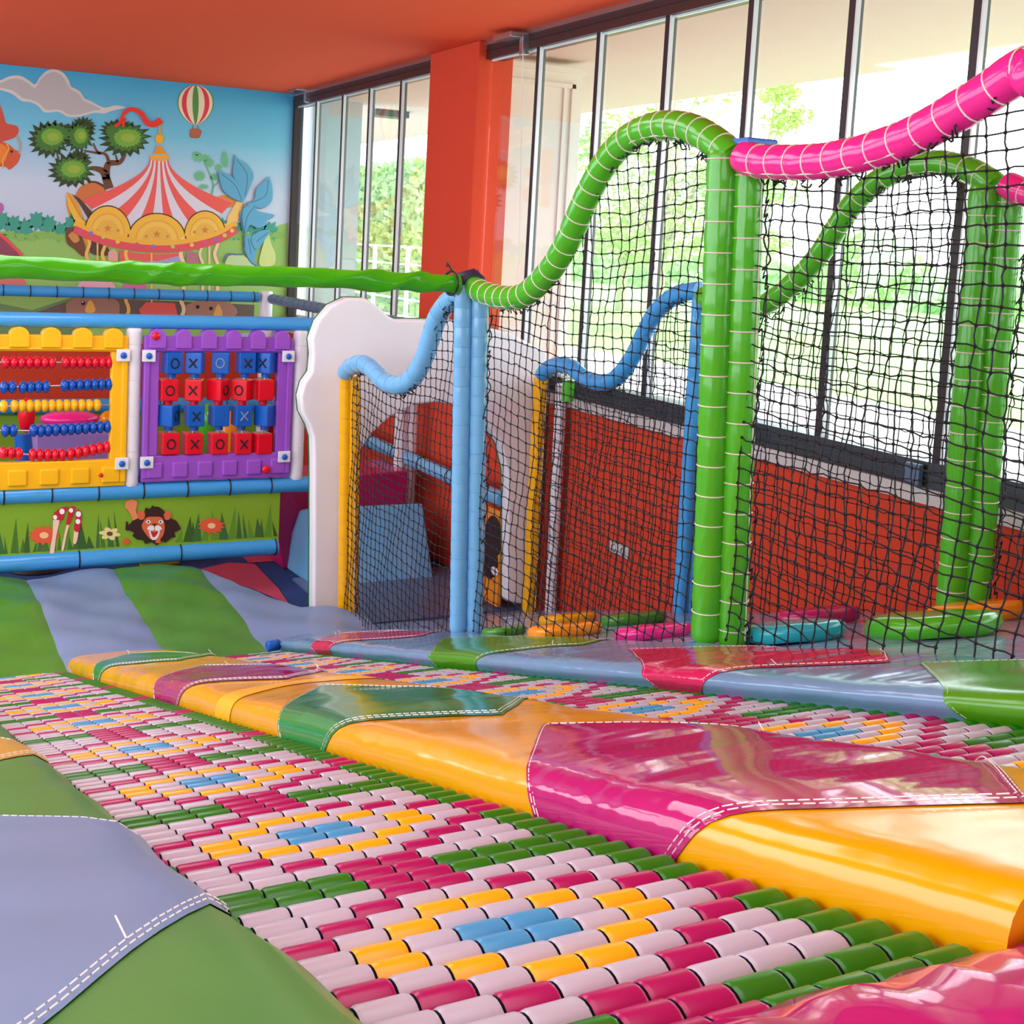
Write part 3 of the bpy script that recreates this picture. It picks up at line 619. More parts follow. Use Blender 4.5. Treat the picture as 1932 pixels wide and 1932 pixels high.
# body of the ramp under the slides and the lane beside the windows
mb = MB()
for x0, x1, y1, n in [(-2.6, 2.4, 14.85, -.34), (2.4, 5.0, 14.6, -.34), (5.0, 6.3, 15.0, -.02), (6.3, WX, 16.75, .0)]:
    y0 = -6.4
    mb.prism([(x0, y0, zs(y0, n)), (x0, y1, zs(y1, n)), (x0, y1, FZ), (x0, y0, FZ)], (x1-x0, 0, 0), M['bed'])
struct(mb.build('ramp_body'))
# lane mat on which the stepping cushions lie
pad('lane_mat', 'blue vinyl mat under the stepping cushions between the two rows of nets', 'mat', [(6.3, .0), (6.32, .10), (7.2, .115), (8.4, .11), (9.5, .10), (9.85, .09), (9.89, .0)], -2, 16.7, M['deck'], [], seed=5, threads=False, wob=.01)
def cushion(x, y, rx, ry, h_, m_, label, rot=0, sq=2.6):
    mb = MB(); seg = 36; prof = [(0, h_), (.75, h_), (.9, h_*.93), (.975, h_*.75), (1, h_*.45), (.98, h_*.15), (.93, 0)]
    vs = []
    for f, z in prof:
        for j in range(seg):
            a = 2*math.pi*j/seg; c, s_ = math.cos(a), math.sin(a); q = (abs(c)**sq+abs(s_)**sq)**(-1/sq)
            X = rx*f*q*c; Yy = ry*f*q*s_; z2 = z+.006*math.sin(5*a)*f
            xx = x+X*math.cos(rot)-Yy*math.sin(rot); yy = y+X*math.sin(rot)+Yy*math.cos(rot); vs.append((xx, yy, zs(yy, .118)+z2))
    fs = []
    for i in range(len(prof)-1):
        for j in range(seg): fs.append((i*seg+j, (i+1)*seg+j, (i+1)*seg+(j+1) % seg, i*seg+(j+1) % seg))
    mb.add(vs, fs, m_, True); mb.add(vs[-seg:], [tuple(range(seg))], m_)
    pts = [Vector(vs[3*seg+j]) for j in range(seg)]; 
    o = mb.build('stepping_cushion'); tag(o, label, 'cushion', 'stepping cushions on the lane mat'); return o
def onramp(px, py, n=.118):
    r_ = ray(px, py); t = (-1+n)/(r_.z+SLT*r_.y); return r_*t
def cu(x0, x1, y, dy, h_, m_, label, sq=2.6):   # seen extent -> centre and half width across the lane
    a = onramp(x0, y); b = onramp(x1, y); c = onramp((x0+x1)/2, y); hw = (x1-x0)/2/FPX*c.dot(FW)/.92
    cushion(c.x, c.y, hw, dy, h_, m_, label, 0, sq)
cu(1000, 1130, 1199, .30, .13, M['orange'], 'orange stepping cushion behind the near net, left of the pink one')
cu(1018, 1122, 1176, .26, .12, M['yellow'], 'yellow stepping cushion farthest down the lane, beside the orange one')
cu(912, 988, 1199, .2, .1, M['green_d'], 'dark green stepping cushion just right of the blue post foot')
cu(1133, 1255, 1177, .26, .13, M['green_d'], 'dark green stepping cushion in front of the red wall, above the pink one')
cu(1162, 1300, 1203, .26, .12, M['pink'], 'bright pink stepping cushion left of the tall green posts')
cu(1408, 1582, 1206, .36, .15, M['turq'], 'turquoise stepping cushion right of the tall green posts')
cu(1462, 1618, 1176, .3, .15, M['mag'], 'magenta stepping cushion by the red wall behind the turquoise one')
cu(1652, 1862, 1196, .50, .17, M['green'], 'big round green stepping cushion at the right', 2.2)
cu(1748, 1926, 1170, .3, .16, M['orange'], 'yellow-orange stepping cushion at the foot of the far green posts')
# landing mat at the foot of the slides
def zland(Y, n): return -5.337+.0349*(Y-14.85)+n
r = empty('landing_mat', (3.5, 16.5, -5.36), 'padded landing mat in green and blue stripes at the foot of the slides', 'mat')
def back(x): return interp([-3, 4.3, 4.75, 5.0, 5.4, 5.75, 6.6], [18.75, 18.75, 18.55, 18.2, 17.1, 16.35, 15.9], x)
edges_ = [(-3, 1.05, 'mblu'), (1.05, 2.31, 'mgrn'), (2.31, 3.57, 'mblu'), (3.57, 4.84, 'mgrn'), (4.84, 6.55, 'mblu')]
rd = random.Random(4)
def lz(x, y): return zland(y, .0)+.03*math.sin(x*2.2+y*1.3)+.02*math.sin(x*4.1-y*2.7+1)+.014*math.sin(y*6+x*5)+.02*math.exp(-((y-17)**2)/1.2)*math.sin(x*3+1)+.012*math.sin(y*9-x*4)*math.sin(x*1.7+y)
for x0, x1, mk in edges_:
    mb = MB(); y0 = 14.6
    nx, ny = 22, 50
    def LP(i, j):
        x = lerp(x0, x1, i/nx); y = lerp(y0, back(x), j/ny); z = lz(x, y) if y > 14.95 else lerp(zs(14.6, .0)-.05, lz(x, 14.95), (y-14.6)/.35)
        seam = -.02*math.exp(-(min(i, nx-i)/1.2)**2)
        return (x, y, z+seam)
    mb.grid(LP, nx, ny, M[mk]); mb.grid(lambda i, j: (LP(i, ny)[0], LP(i, ny)[1]+.03*j/3, LP(i, ny)[2]-j*.17), nx, 3, M[mk])
    mb.build('stripe', r)
# loose blue roller lying at the end of the farther slide
p = onramp(515, 1228, .0); mb = MB(); mb.tube([(p.x-.085, p.y-.02, p.z+.07), (p.x-.075, p.y-.02, p.z+.07), (p.x+.075, p.y+.02, p.z+.07), (p.x+.085, p.y+.02, p.z+.07)], [.06, .07, .07, .06], M['pb'], 20)
tag(mb.build('loose_roller'), 'single loose blue roller lying where the farther slide meets the striped mat', 'roller')
# ---- padded posts, wave rails and nets
def sleeve(parent, a, b, r, m, tiem=None, step=.25, name='foam_sleeve', puff=.05, tw=.0065, ph=0, seg=20, tr=1.02):
    a = Vector(a); b = Vector(b); L = (b-a).length; n = max(8, int(L/.035)); pts = [a.lerp(b, i/n) for i in range(n+1)]
    rs = [r*(1-puff+puff*1.3*abs(math.sin(math.pi*(L*i/n+ph)/step))**.5) for i in range(n+1)]; rs[0] *= .9; rs[-1] *= .9
    mb = MB(); mb.tube(pts, rs, m, seg, fun=lambda i, th: 1+.012*math.sin(5*th+i*.9)); parent = mb.build(name, parent)
    if tiem:
        k = step-ph; d = (b-a).normalized()
        if tiem is m: tw *= .45
        while k < L-.04:
            t = MB(); ring(t, a+d*k, d, r*(1-puff)*tr+.004, tw, tiem); t.build('cable_tie', parent); k += step
def rail(name, label, pts, r, m, tiem, step, group, puff=.05, cord=True, tw=.0075, per=10, twist=0, skip=0):
    P = resample(smooth_path(pts, per), .04); S = arclen(P); L = S[-1]; n = round(L/step); stp = L/n
    rs = [r*(1-puff+puff*1.3*abs(math.sin(math.pi*s/stp))**.5) for s in S]
    o = empty(name, tuple(P[0]), label, 'rail', group)
    mb = MB(); mb.tube(P, rs, m, 24, fun=lambda i, th: 1+.012*math.sin(4*th+i*.7)); fc = mb.build('foam_cover', o)
    if tiem:
        for k in range(1, n):
            if k <= skip: continue
            c, t = sample(P, S, k*stp); q = MB(); ring(q, c, t, r*(1-puff)*1.02+.002, tw, tiem, 22); q.build('cable_tie', fc)
    if cord:
        q = MB(); q.tube([p+Vector((-r*.62, 0, -r*.72)) for p in P[2:-2]], .009, M['tie'], 5); q.build('white_cord', o)
    return o, P
PB = {}     # post base/top axis points
def px_post(bx, by, tx, ty, Y): return atY(bx, by, Y), atY(tx, ty, Y)
def post(name, label, b, t, subs, r, m, tiem, step, puff=.05, cap=None, group='padded posts along the two rows of nets'):
    o = empty(name, tuple(b), label, 'post', group)
    for (dx, dy), ph, dz in subs: sleeve(o, (b[0]+dx, b[1]+dy, b[2]), (t[0]+dx, t[1]+dy, t[2]+dz), r, m, tiem, step, puff=puff, ph=ph)
    if cap: cap(o)
    return o
def basez(p, n=.15): return Vector((p[0], p[1], zs(p[1], n)))
g1b, g1t = px_post(1355, 1209, 1388, 285, 7.86); g1b = basez(g1b, .155)
b1b, b1t = px_post(880, 1190, 890, 538, 12.25); b1b = basez(b1b, .155)
y1b, y1t = px_post(649, 1178, 653, 706, 16.35); y1b = basez(y1b, .155)
g2b, g2t = px_post(1815, 1146, 1880, 350, 7.86); g2b = basez(g2b, .11)
b2b, b2t = px_post(1283, 1168, 1322, 556, 12.25); b2b = basez(b2b, .11)
y2b, y2t = px_post(999, 1138, 1021, 710, 16.35); y2b = basez(y2b, .11)
D2 = [((-.08, .06), 0, 0), ((.08, -.075), .12, -.02)]
def cap1(o):
    mb = MB(); c = atY(1412, 268, 7.8); mb.box((c.x-.13, c.y-.16, c.z-.03), (c.x+.16, c.y+.16, c.z+.02), M['plastic_b'] if 'plastic_b' in M else M['pb']); mb.build('post_cap', o, bevel=.01)
post('padded_post', 'tall double green padded post of the near row, where the pink rail begins', g1b, g1t, D2, .122, M['green'], M['tie'], .245, cap=cap1)
def cap2(o):
    mb = MB(); c = b1t; mb.tube([(c.x-.12, c.y+.08, c.z-.14), (c.x-.1, c.y+.06, c.z+.06), (c.x+.02, c.y, c.z+.10), (c.x+.13, c.y-.03, c.z+.06)], [.07, .1, .09, .04], M['r_c'], 10); mb.build('joint_wrap', o)
    mb = MB(); mb.tube([(c.x-.02, c.y+.02, c.z+.1), (c.x+.06, c.y, c.z+.14), (c.x+.1, c.y, c.z+.06)], [.03, .04, .03], M['dmag'], 8); mb.build('joint_wrap', o)
post('padded_post', 'double light blue padded post of the near row between the yellow and the green posts', b1b, b1t, [((-.085, .04), 0, 0), ((.085, -.04), .1, .0)], .1, M['pale'], M['pale'], .22, .04, cap2)
post('padded_post', 'yellow padded post of the near row beside the white cloud arch', y1b, y1t, [((0, 0), 0, 0), ((.11, -.04), .1, -.02)], .092, M['yellow'], M['yellow'], .22, .04)
post('padded_post', 'double green padded post at the right edge, in the far row beside the windows', g2b, g2t, [((-.085, .06), 0, .0), ((.085, -.075), .12, -.02)], .125, M['green'], M['tie'], .245)
post('padded_post', 'bright blue padded post of the far row, partly behind the tall green posts', b2b, b2t, [((0, 0), 0, 0), ((.13, -.03), .1, -.1)], .1, M['sky'], M['sky'], .25, .04)
post('padded_post', 'yellow padded post of the far row at the right edge of the cloud arch', y2b, y2t, [((0, 0), 0, 0)], .115, M['yellow'], M['yellow'], .24, .04)
post('padded_post', 'white padded post with black ties between the arch and the red wall', (y2b[0]+.2, y2b[1]-.32, y2b[2]), (y2t[0]+.18, y2t[1]-.32, y2t[2]-.08), [((0, 0), 0, 0)], .09, M['white'], M['btie'], .42, .02)
GW = 'wavy padded rails on top of the nets'
X1a, X2a = 6.2, 9.3
_, PG1 = rail('wave_rail', 'green wavy padded rail rising from the light blue post to the tall green posts', [atX(x, y, 6.2) for x, y in [(893, 541), (912, 552), (945, 561), (980, 560), (1010, 541), (1042, 505), (1068, 462), (1090, 412), (1112, 362), (1142, 308), (1180, 266), (1225, 242), (1275, 237), (1320, 250), (1358, 275), (1385, 298)]], .125, M['green'], M['tie'], .175, GW)
near_end = Vector((6.2, 3.2, 3.55))
_, PP1 = rail('wave_rail', 'hot pink wavy padded rail rising to the upper right from the tall green posts', [atX(x, y, 6.2) for x, y in [(1402, 296), (1430, 304), (1480, 306), (1540, 305), (1600, 296), (1660, 280), (1720, 258), (1790, 220), (1860, 178), (1932, 128), (2010, 72)]]+[near_end], .128, M['pink'], M['tie'], .2, GW)
_, PB1 = rail('wave_rail', 'light blue wavy padded rail hanging between the yellow post and the light blue post', [atX(x, y, 6.25) for x, y in [(650, 704), (662, 692), (684, 686), (703, 698), (722, 718), (744, 727), (768, 722), (788, 700), (803, 668), (814, 632), (826, 598), (842, 574), (862, 558), (880, 552)]], .118, M['pale'], M['pale'], .26, GW, cord=False)
_, PB2 = rail('wave_rail', 'blue wavy padded rail of the far row, in front of the window sill', [atX(x, y, 9.32) for x, y in [(1022, 708), (1036, 694), (1058, 688), (1080, 694), (1102, 712), (1130, 722), (1158, 716), (1180, 694), (1200, 662), (1216, 628), (1236, 592), (1262, 566), (1290, 552), (1322, 548)]], .115, M['sky'], M['sky'], .3, GW, cord=False)
_, PG2 = rail('wave_rail', 'green wavy padded rail of the far row, arching behind the pink rail', [atX(x, y, 9.2) for x, y in [(1325, 556), (1350, 575), (1390, 588), (1430, 580), (1470, 557), (1512, 520), (1548, 478), (1582, 424), (1616, 378), (1660, 340), (1712, 316), (1768, 307), (1820, 318), (1858, 336), (1880, 352)]], .118, M['green'], M['tie'], .2, GW)
_, PP2 = rail('wave_rail', 'short bit of hot pink padded rail leaving the frame at the right edge', [atX(x, y, 9.15) for x, y in [(1900, 348), (1930, 362), (1975, 372), (2040, 368), (2120, 348), (2260, 290)]], .12, M['pink'], M['tie'], .22, GW)
# straight wrapped green tube from the light blue post to the left
P = [Vector((x, 12.25, -.425)) for x in [6.02-i*.03 for i in range(290)]]
def wrap(i, th):
    x = i*.03; tw = 2.6*math.sin(x*1.1)+x*2.2
    f = .12*max(0, math.sin(th+tw*1.3))**4+.2*abs(math.sin(1.0*th+x*(3.2+2.2*math.sin(x*.6))+2*math.sin(x*1.9)))**9*(.35+.65*math.sin(x*1.3)**2)+.05*math.sin(x*1.9+th)+.12*(x/6)-.06+.09*abs(math.sin(th*1.0+x*4.3+2.5*math.sin(x*1.1)))**5
    return 1+f
o = empty('wrapped_tube', (6.0, 12.25, -.5), 'long green vinyl-wrapped tube running left from the light blue post', 'tube'); mb = MB(); mb.tube(P, .1, vinyl('wrap_green', (66, 180, 24), .16, .35, 5, (1, 2, 2)), 56, fun=wrap); mb.build('cover', o)
mb = MB(); ring(mb, (5.93, 12.25, -.425), (1, .2, 0), .13, .014, M['btie']); mb.tube([(5.93, 12.22, -.3), (5.85, 12.2, -.2), (5.8, 12.1, -.24)], .01, M['btie'], 5); mb.build('cable_tie', o)
# nets
def net(label, X, Y0, Y1, top, seed, bot=None, cw=.15, ch=.12, sag=.05, r=.006, bulge=.08, lace=None):
    rd = random.Random(seed); bot = bot or (lambda Y: zs(Y, .17)); ny = max(2, int(round((Y1-Y0)/cw))); zmax = max(top(Y0+(Y1-Y0)*i/40) for i in range(41)); zmin = bot(Y1)
    nz = int((zmax-zmin)/ch)+2; K1 = {}; f1, f2, f3 = rd.uniform(0, 6), rd.uniform(0, 6), rd.uniform(0, 6)
    for i in range(ny+1):
        yb = Y0+(Y1-Y0)*i/ny
        for j in range(nz+1):
            zb = zmin+j*ch; t = i/ny; e = math.sin(math.pi*t)
            z = zb-sag*e*(1+.5*math.sin(f1+j*.35))+.022*math.sin(f2+i*.4+j*.2)+rd.gauss(0, .005)
            y = yb+(.035*math.sin(f3+j*.45+i*.2)*e+rd.gauss(0, .006)*(1 if 0 < i < ny else .3))
            x = (X(y) if callable(X) else X)+bulge*e*math.sin(math.pi*min(1, max(0, (zb-bot(yb))/max(.1, top(yb)-bot(yb)))))*math.sin(f1+.8*j/nz)+.015*math.sin(i*.9+j*.5+f2)
            K1[i, j] = Vector((x, y, z))
    def ins(p): return bot(p.y)-.02 < p.z < top(p.y)+.02
    mb = MB(); kn = mb
    def strand(a, b, wob):
        m_ = (a+b)/2+Vector((rd.gauss(0, .004), rd.gauss(0, wob), rd.gauss(0, wob))); mb.tube([a, m_, b], r, M['rope'], 3, cap=False)
    for (i, j), p in K1.items():
        if not ins(p): continue
        s_ = r*2.9; kn.add([p+Vector(v)*s_ for v in [(1,0,0),(-1,0,0),(0,1,0),(0,-1,0),(0,0,1),(0,0,-1)]], [(0,2,4),(2,1,4),(1,3,4),(3,0,4),(2,0,5),(1,2,5),(3,1,5),(0,3,5)], M['rope'])
        q = K1.get((i+1, j))
        if q is not None and ins(q): strand(p, q, .007)
        q = K1.get((i, j+1))
        if q is not None:
            if ins(q): strand(p, q, .007)
            elif q.z > top(q.y): strand(p, Vector((p.x, p.y, top(p.y)+.04)), .012)
        q = K1.get((i, j-1))
        if q is not None and not ins(q) and q.z < bot(q.y)+.02: strand(p, Vector((p.x, p.y, bot(p.y)-.03)), .004)
    # lacing along the rail and down the posts
    for k in range(int((Y1-Y0)/.05)):
        Y = Y0+.05*k; x = X(Y) if callable(X) else X
        if rd.random() < .55:
            c = Vector((x-.03, Y, top(Y)+.0)); pts = [c+Vector((rd.uniform(-.06, .03), rd.uniform(-.05, .05), rd.uniform(-.06, .05))) for _ in range(4)]
            mb.tube(smooth_path(pts, 3), r*1.15, M['rope'], 4, cap=False)
    if lace:
        b_, t_, dx, dy = lace; z = b_.z+.05; pts = []; D = Vector((dx, dy, 0))
        while z < t_.z-.1:
            c = b_.lerp(t_, (z-b_.z)/(t_.z-b_.z))+D; pts.append(c+Vector((rd.uniform(-.015, .045), rd.uniform(-.045, .0), 0))); z += rd.uniform(.04, .1)
            if rd.random() < .35: pts.append(pts[-1]+Vector((-.03, .0, -.03)))
        mb.tube(smooth_path(pts, 3), r*1.1, M['rope'], 4, cap=False)
        mb.tube([b_+D*.97+Vector((-.02, 0, .05)), t_+D*.97+Vector((-.02, 0, -.1))], .006, M['tie'], 5)
    o = mb.build('safety_net', normals=False); tag(o, label, 'net', 'black safety nets of the two rows')
    return o
def topf(P, r, rng=None):
    q = sorted([(p.y, p.z-r) for p in P]); ys_ = [a for a, _ in q]; z_ = [b for _, b in q]
    return lambda Y: interp(ys_, z_, Y)
net('black net under the green wave, between the light blue and the tall green posts', lambda y: lerp(6.16, 6.36, (y-7.98)/4.1), 7.98, 12.08, topf(PG1, .12), 1, lace=(b1b, b1t, .14, -.135))
net('black net under the hanging light blue rail, beside the yellow post', lambda y: lerp(6.22, 6.4, (y-12.3)/4), 12.36, 16.2, topf(PB1, .12), 2, lace=(y1b, y1t, .13, -.135))
net('black net under the pink rail, right of the tall green posts', lambda y: lerp(6.2, 6.36, min(1, max(0, (y-5.6)/2))), 3.2, 7.68, topf(PP1, .12), 3, r=.0068, lace=(g1b, g1t, .14, -.2))
B2 = lambda Y: zs(Y, .13)
net('black net of the far row in front of the outlet, under the blue wave rail', lambda y: lerp(9.3, 9.5, (y-12.3)/4), 12.35, 16.24, topf(PB2, .12), 4, B2, .15, .12, r=.0062, lace=(y2b, y2t, .06, -.12))
net('black net of the far row under the green arch, against the window', lambda y: lerp(9.1, 9.42, (y-8)/4), 7.98, 12.1, topf(PG2, .12), 5, B2, .15, .12, r=.0062)
net('black net of the far row at the right edge, beyond the green post pair', 9.34, 4.6, 7.66, lambda Y: topf(PP2, .12)(Y), 6, B2, .15, .12, r=.0062, lace=(g2b, g2t, .19, -.165))
# ---- white cloud arch
o = empty('cloud_arch', (7.9, 16.55, zs(16.55, .1)), 'white padded cloud-shaped arch behind the light blue post', 'arch')
pp = [(591, 1166), (592, 1000), (592, 868), (591, 826), (583, 802), (570, 778), (567, 748), (574, 722), (588, 702), (591, 668), (588, 640), (600, 606), (624, 577), (655, 562), (690, 563), (716, 579), (736, 598), (748, 603), (830, 603), (880, 606), (930, 620), (965, 628), (1000, 648), (1034, 664), (1042, 900), (1034, 1142), (957, 1136), (958, 960), (957, 888), (945, 838), (915, 795), (873, 768), (826, 759), (783, 764), (738, 786), (702, 818), (680, 850), (668, 884), (664, 1000), (660, 1180)]
Q = [atY(x, y, 16.62) for x, y in pp]; Q = [Vector((min(q.x, 9.82), q.y, q.z)) for q in Q]
mb = MB(); mb.prism(Q, (0, .24, 0), M['white']); mb.build('panel', o, bevel=.05, bseg=4)
mb = MB(); oq = [Vector((q.x, q.y+.2, q.z)) for q in Q[:25]]; mb.tube(resample(oq, .06), .014, M['edge'], 6); mb.build('piping', o)
mb = MB(); iq = [Vector((q.x, q.y+.2, q.z)) for q in Q[26:]]; mb.tube(resample(iq, .06), .014, M['edge'], 6); mb.build('piping', o)
# ---- play block behind the arch
o = empty('play_block', (7.6, 19.8, FZ), 'magenta and blue foam climbing block behind the cloud arch', 'play block')
Y = 20.3
q = [atY(x, y, Y) for x, y in [(534, 1062), (524, 1000), (524, 925), (530, 908), (545, 902), (640, 900), (700, 893), (782, 887), (797, 896), (858, 966), (862, 1062)]]
q[0].z = FZ; q[-1].z = FZ
for v_ in q: v_.x = min(v_.x, 9.15)
q[-2].x = 9.12
mb = MB(); mb.prism(q, (0, 1.2, 0), M['mag']); mb.build('body', o, bevel=.04, bseg=3)
F = [Vector((atZ(592, 1109, FZ).x, 19.0, FZ)), Vector((9.15, 19.0, FZ)), Vector((q[-1].x-.02, Y+.1, FZ)), Vector((q[0].x+.03, Y+.9, FZ))]
T_ = [atY(592, 958, 19.5), Vector((9.1, 19.5, atY(843, 947, 19.5).z)), Vector((9.12, Y, atY(852, 952, Y).z)), atY(566, 961, Y)]
mb = MB(); mb.add(F+T_, [(0, 1, 5, 4), (1, 2, 6, 5), (2, 3, 7, 6), (3, 0, 4, 7), (4, 5, 6, 7), (3, 2, 1, 0)], M['pale']); mb.build('ramp', o, bevel=.04, bseg=3)
# side rails of the toy corner along the window side
def pipe(name, label, a, b, r, m, tiem=None, step=.5, group=None, seams=False, parent=None, tw=.012):
    a = Vector(a); b = Vector(b); o = parent or empty(name, tuple(a), label, 'pipe', group); L = (b-a).length; n = max(2, int(L/.06)); mb = MB()
    mb.tube([a.lerp(b, i/n) for i in range(n+1)], r, m, 20, fun=lambda i, th: 1+.008*math.sin(i*.6+3*th)); mb.build('foam_cover', o)
    if tiem:
        d = (b-a).normalized(); k = step*.6
        while k < L: t = MB(); ring(t, a+d*k, d, r+.003, tw, tiem); t.build('cable_tie', o); k += step
    return o
GP = 'blue padded pipes of the toy corner frame'
pipe('padded_pipe', 'blue padded pipe along the window side of the toy corner, seen through the arch', (9.3, 16.9, -4.0), (9.3, 28.6, -4.0), .13, M['pale'], M['btie'], 1.2, GP)
pipe('padded_pipe', 'slate-grey padded pipe slanting down from the far corner post to the cloud arch', (9.05, 28.5, -1.52), (9.3, 16.9, -1.52), .12, M['greyblue'], M['greyblue'], .38, GP, tw=.006)
post('padded_post', 'white padded post with black ties seen through the arch', (9.3, 20.77, FZ), (9.3, 20.77, -1.5), [((-.13, 0), 0, 0), ((.08, .0), 0, 0)], .12, M['white'], M['btie'], .9, .02)
mb = MB(); mb.box((9.28, 16.9, FZ+.1), (9.34, 18.3, -4.2), M['orange']); o = mb.build('print_panel'); tag(o, 'mustard printed fabric panel with a dark figure seen low through the arch', 'panel')
lm = MB(); lm.box((6.75, 16.9, FZ), (9.85, 19.6, FZ+.04), M['greyblue']); tag(lm.build('floor_mat'), 'slate-blue floor mat under the cloud arch in front of the climbing block', 'mat')
mb = MB(); c = atX(938, 1030, 9.27); mb.ball((9.27, c.y+.15, c.z+.12), (.012, .3, .34), M['hair']); mb.ball((9.27, c.y+.28, c.z-.3), (.012, .34, .3), M['hair']); mb.ball((9.26, c.y+.02, c.z-.42), (.012, .13, .07), M['pw']); mb.build('printed_figure', o)
# outlet and little items on the red wall
c = atX(1170, 1037, WX); mb = MB(); mb.box((WX-.03, c.y-.24, c.z-.09), (WX, c.y+.24, c.z+.09), M['sill']); o = mb.build('double_outlet', bevel=.01); tag(o, 'grey double outlet on the red wall behind the nets', 'outlet')
for s_ in (-1, 1):
    mb = MB(); ring(mb, (WX-.035, c.y+s_*.12, c.z), (1, 0, 0), .05, .012, M['metal']); mb.build('socket', o)
c = atX(1727, 893, WX-.06); mb = MB(); mb.box((WX-.12, c.y-.1, -2.22), (WX-.05, c.y+.1, -2.0), M['greyblue']); tag(mb.build('sill_latch', bevel=.01), 'blue-grey plastic latch on the dark window sill rail', 'latch')
c = atX(1072, 735, 9.5); mb = MB(); mb.tube([(c.x, c.y, c.z-.17), (c.x, c.y, c.z+.14)], .09, M['green'], 16); tag(mb.build('pipe_stub'), 'short green foam stub on the sill beside the far yellow post', 'foam stub')
# ---- panel wall at the end of the landing: pipes, posts, play panels
Y = PNY
GPW = 'blue padded pipes of the panel wall'
pipe('padded_pipe', 'lowest blue padded pipe, along the foot of the lion fabric', (-2.5, Y, -5.04), (6.22, Y, -5.05), .135, M['sky'], M['btie'], 1.55, GPW)
pipe('padded_pipe', 'middle blue padded pipe with black ties, between the play panels and the lion fabric', (-2.5, Y, -4.01), (6.75, Y, -4.03), .125, M['sky'], M['btie'], .68, GPW)
pipe('padded_pipe', 'smooth blue padded pipe just above the abacus and the noughts-and-crosses panel', (-2.5, Y, -1.41), (6.85, Y, -1.40), .11, M['sky'], None, .5, GPW)
GWP = 'white padded posts of the panel wall'
for x, lb in [(3.84, 'white padded post between the abacus and the noughts-and-crosses panel'), (6.5, 'white padded post right of the noughts-and-crosses panel')]:
    o = empty('padded_post', (x, Y, FZ), lb, 'post', GWP)
    sleeve(o, (x, Y, -3.94), (x, Y, -1.5), .115, M['white'], M['white'], .55, puff=.02, tw=.006)
# printed fabric
fab = empty('printed_fabric', (2, Y, -4.85), 'green printed fabric with lion, toadstools and flowers below the middle pipe', 'fabric')
def fp(x, y, d=0): v = atY(x, y, Y-.03-.004*d); return v
mb = MB(); mb.box((-2.5, Y-.03, -5.0), (6.24, Y+.0, -4.1), mat('fabric_green', (128, 172, 34), .55, bump=.3, bscale=3, var=.12, dist=.02)); mb.build('ground_print', fab)
def fpoly(mb, pts, c, d): q = [fp(x, y, d) for x, y in pts]; mb.add(q, [tuple(range(len(q)))], paint(c))
def fblob(mb, pts, c, d): fpoly(mb, curve2(list(pts)+[pts[0]], 5)[:-1], c, d)
def fz(x, y): return (x/3.645, 920+y/3.645)           # local sketch grid
mb = MB(); rd = random.Random(8)
for i in range(46):
    x = -20+i*12+rd.uniform(-5, 5); bt = 1046-x*.066; h_ = rd.uniform(24, 72); w = rd.uniform(3, 10); l = rd.uniform(-8, 8)
    if 225 < x < 335: continue
    fpoly(mb, [(x-w, bt), (x+l, bt-h_), (x+w, bt)], rd.choice([(70, 120, 30), (52, 96, 34), (96, 150, 34), (60, 110, 50)]), .3+.01*i)
mb.build('grass_print', fab, normals=False)
def flower(cx, cy, r, c, cc, n, sq=.62):
    mb = MB()
    for k in range(n):
        a = 2*math.pi*k/n+.2; dx, dy = math.cos(a), math.sin(a)*sq; px_, py_ = -math.sin(a), math.cos(a)*sq
        if n < 8: fblob(mb, [(cx, cy), (cx+r*.6*dx+r*.3*px_, cy+r*.6*dy+r*.3*py_), (cx+r*dx, cy+r*dy), (cx+r*.6*dx-r*.3*px_, cy+r*.6*dy-r*.3*py_)], c, 2+.05*k)
        else: fpoly(mb, [(cx, cy), (cx+r*.6*dx+r*.22*px_, cy+r*.6*dy+r*.22*py_), (cx+r*dx, cy+r*dy), (cx+r*.6*dx-r*.22*px_, cy+r*.6*dy-r*.22*py_)], c, 2+.05*k)
    fpoly(mb, [(cx+r*.28*math.cos(k*.5236), cy+r*.2*math.sin(k*.5236)) for k in range(12)], cc, 3); mb.build('flower_print', fab, normals=False)
flower(83, 1010, 31, (232, 92, 52), (250, 200, 140), 13); flower(399, 992, 27, (232, 92, 52), (250, 206, 150), 12); flower(207, 1007, 21, (240, 224, 150), (90, 80, 40), 6)
mb = MB()
for pts, stem in [([(98, 979), (104, 966), (116, 958), (128, 957), (122, 968), (118, 981), (104, 980)], [(100, 982), (112, 981), (106, 1012), (102, 1042), (94, 1042), (99, 1010)]), ([(130, 957), (142, 956), (138, 972), (131, 989), (125, 988), (128, 972)], [(126, 988), (131, 989), (126, 1008), (120, 1037), (116, 1037), (121, 1010)]), ([(146, 960), (153, 966), (154, 978), (149, 1002), (140, 1000), (142, 980)], [(140, 1000), (148, 1002), (144, 1024), (138, 1024)])]:
    fblob(mb, stem, (248, 210, 184), 4); fblob(mb, pts, (206, 22, 44), 4.5)
for x, y, r_ in [(117, 965, 5), (104, 976, 4), (134, 963, 4), (148, 970, 5), (147, 984, 4.5)]: fpoly(mb, [(x+r_*math.cos(k*.6283), y+r_*1.1*math.sin(k*.6283)) for k in range(10)], (250, 250, 255), 5)
mb.build('toadstool_print', fab, normals=False)
mb = MB(); HB = (52, 22, 18); OR = (222, 104, 62)
fblob(mb, [fz(*p) for p in [(905, 260), (930, 210), (962, 160), (1020, 250), (980, 300)]], OR, 5)
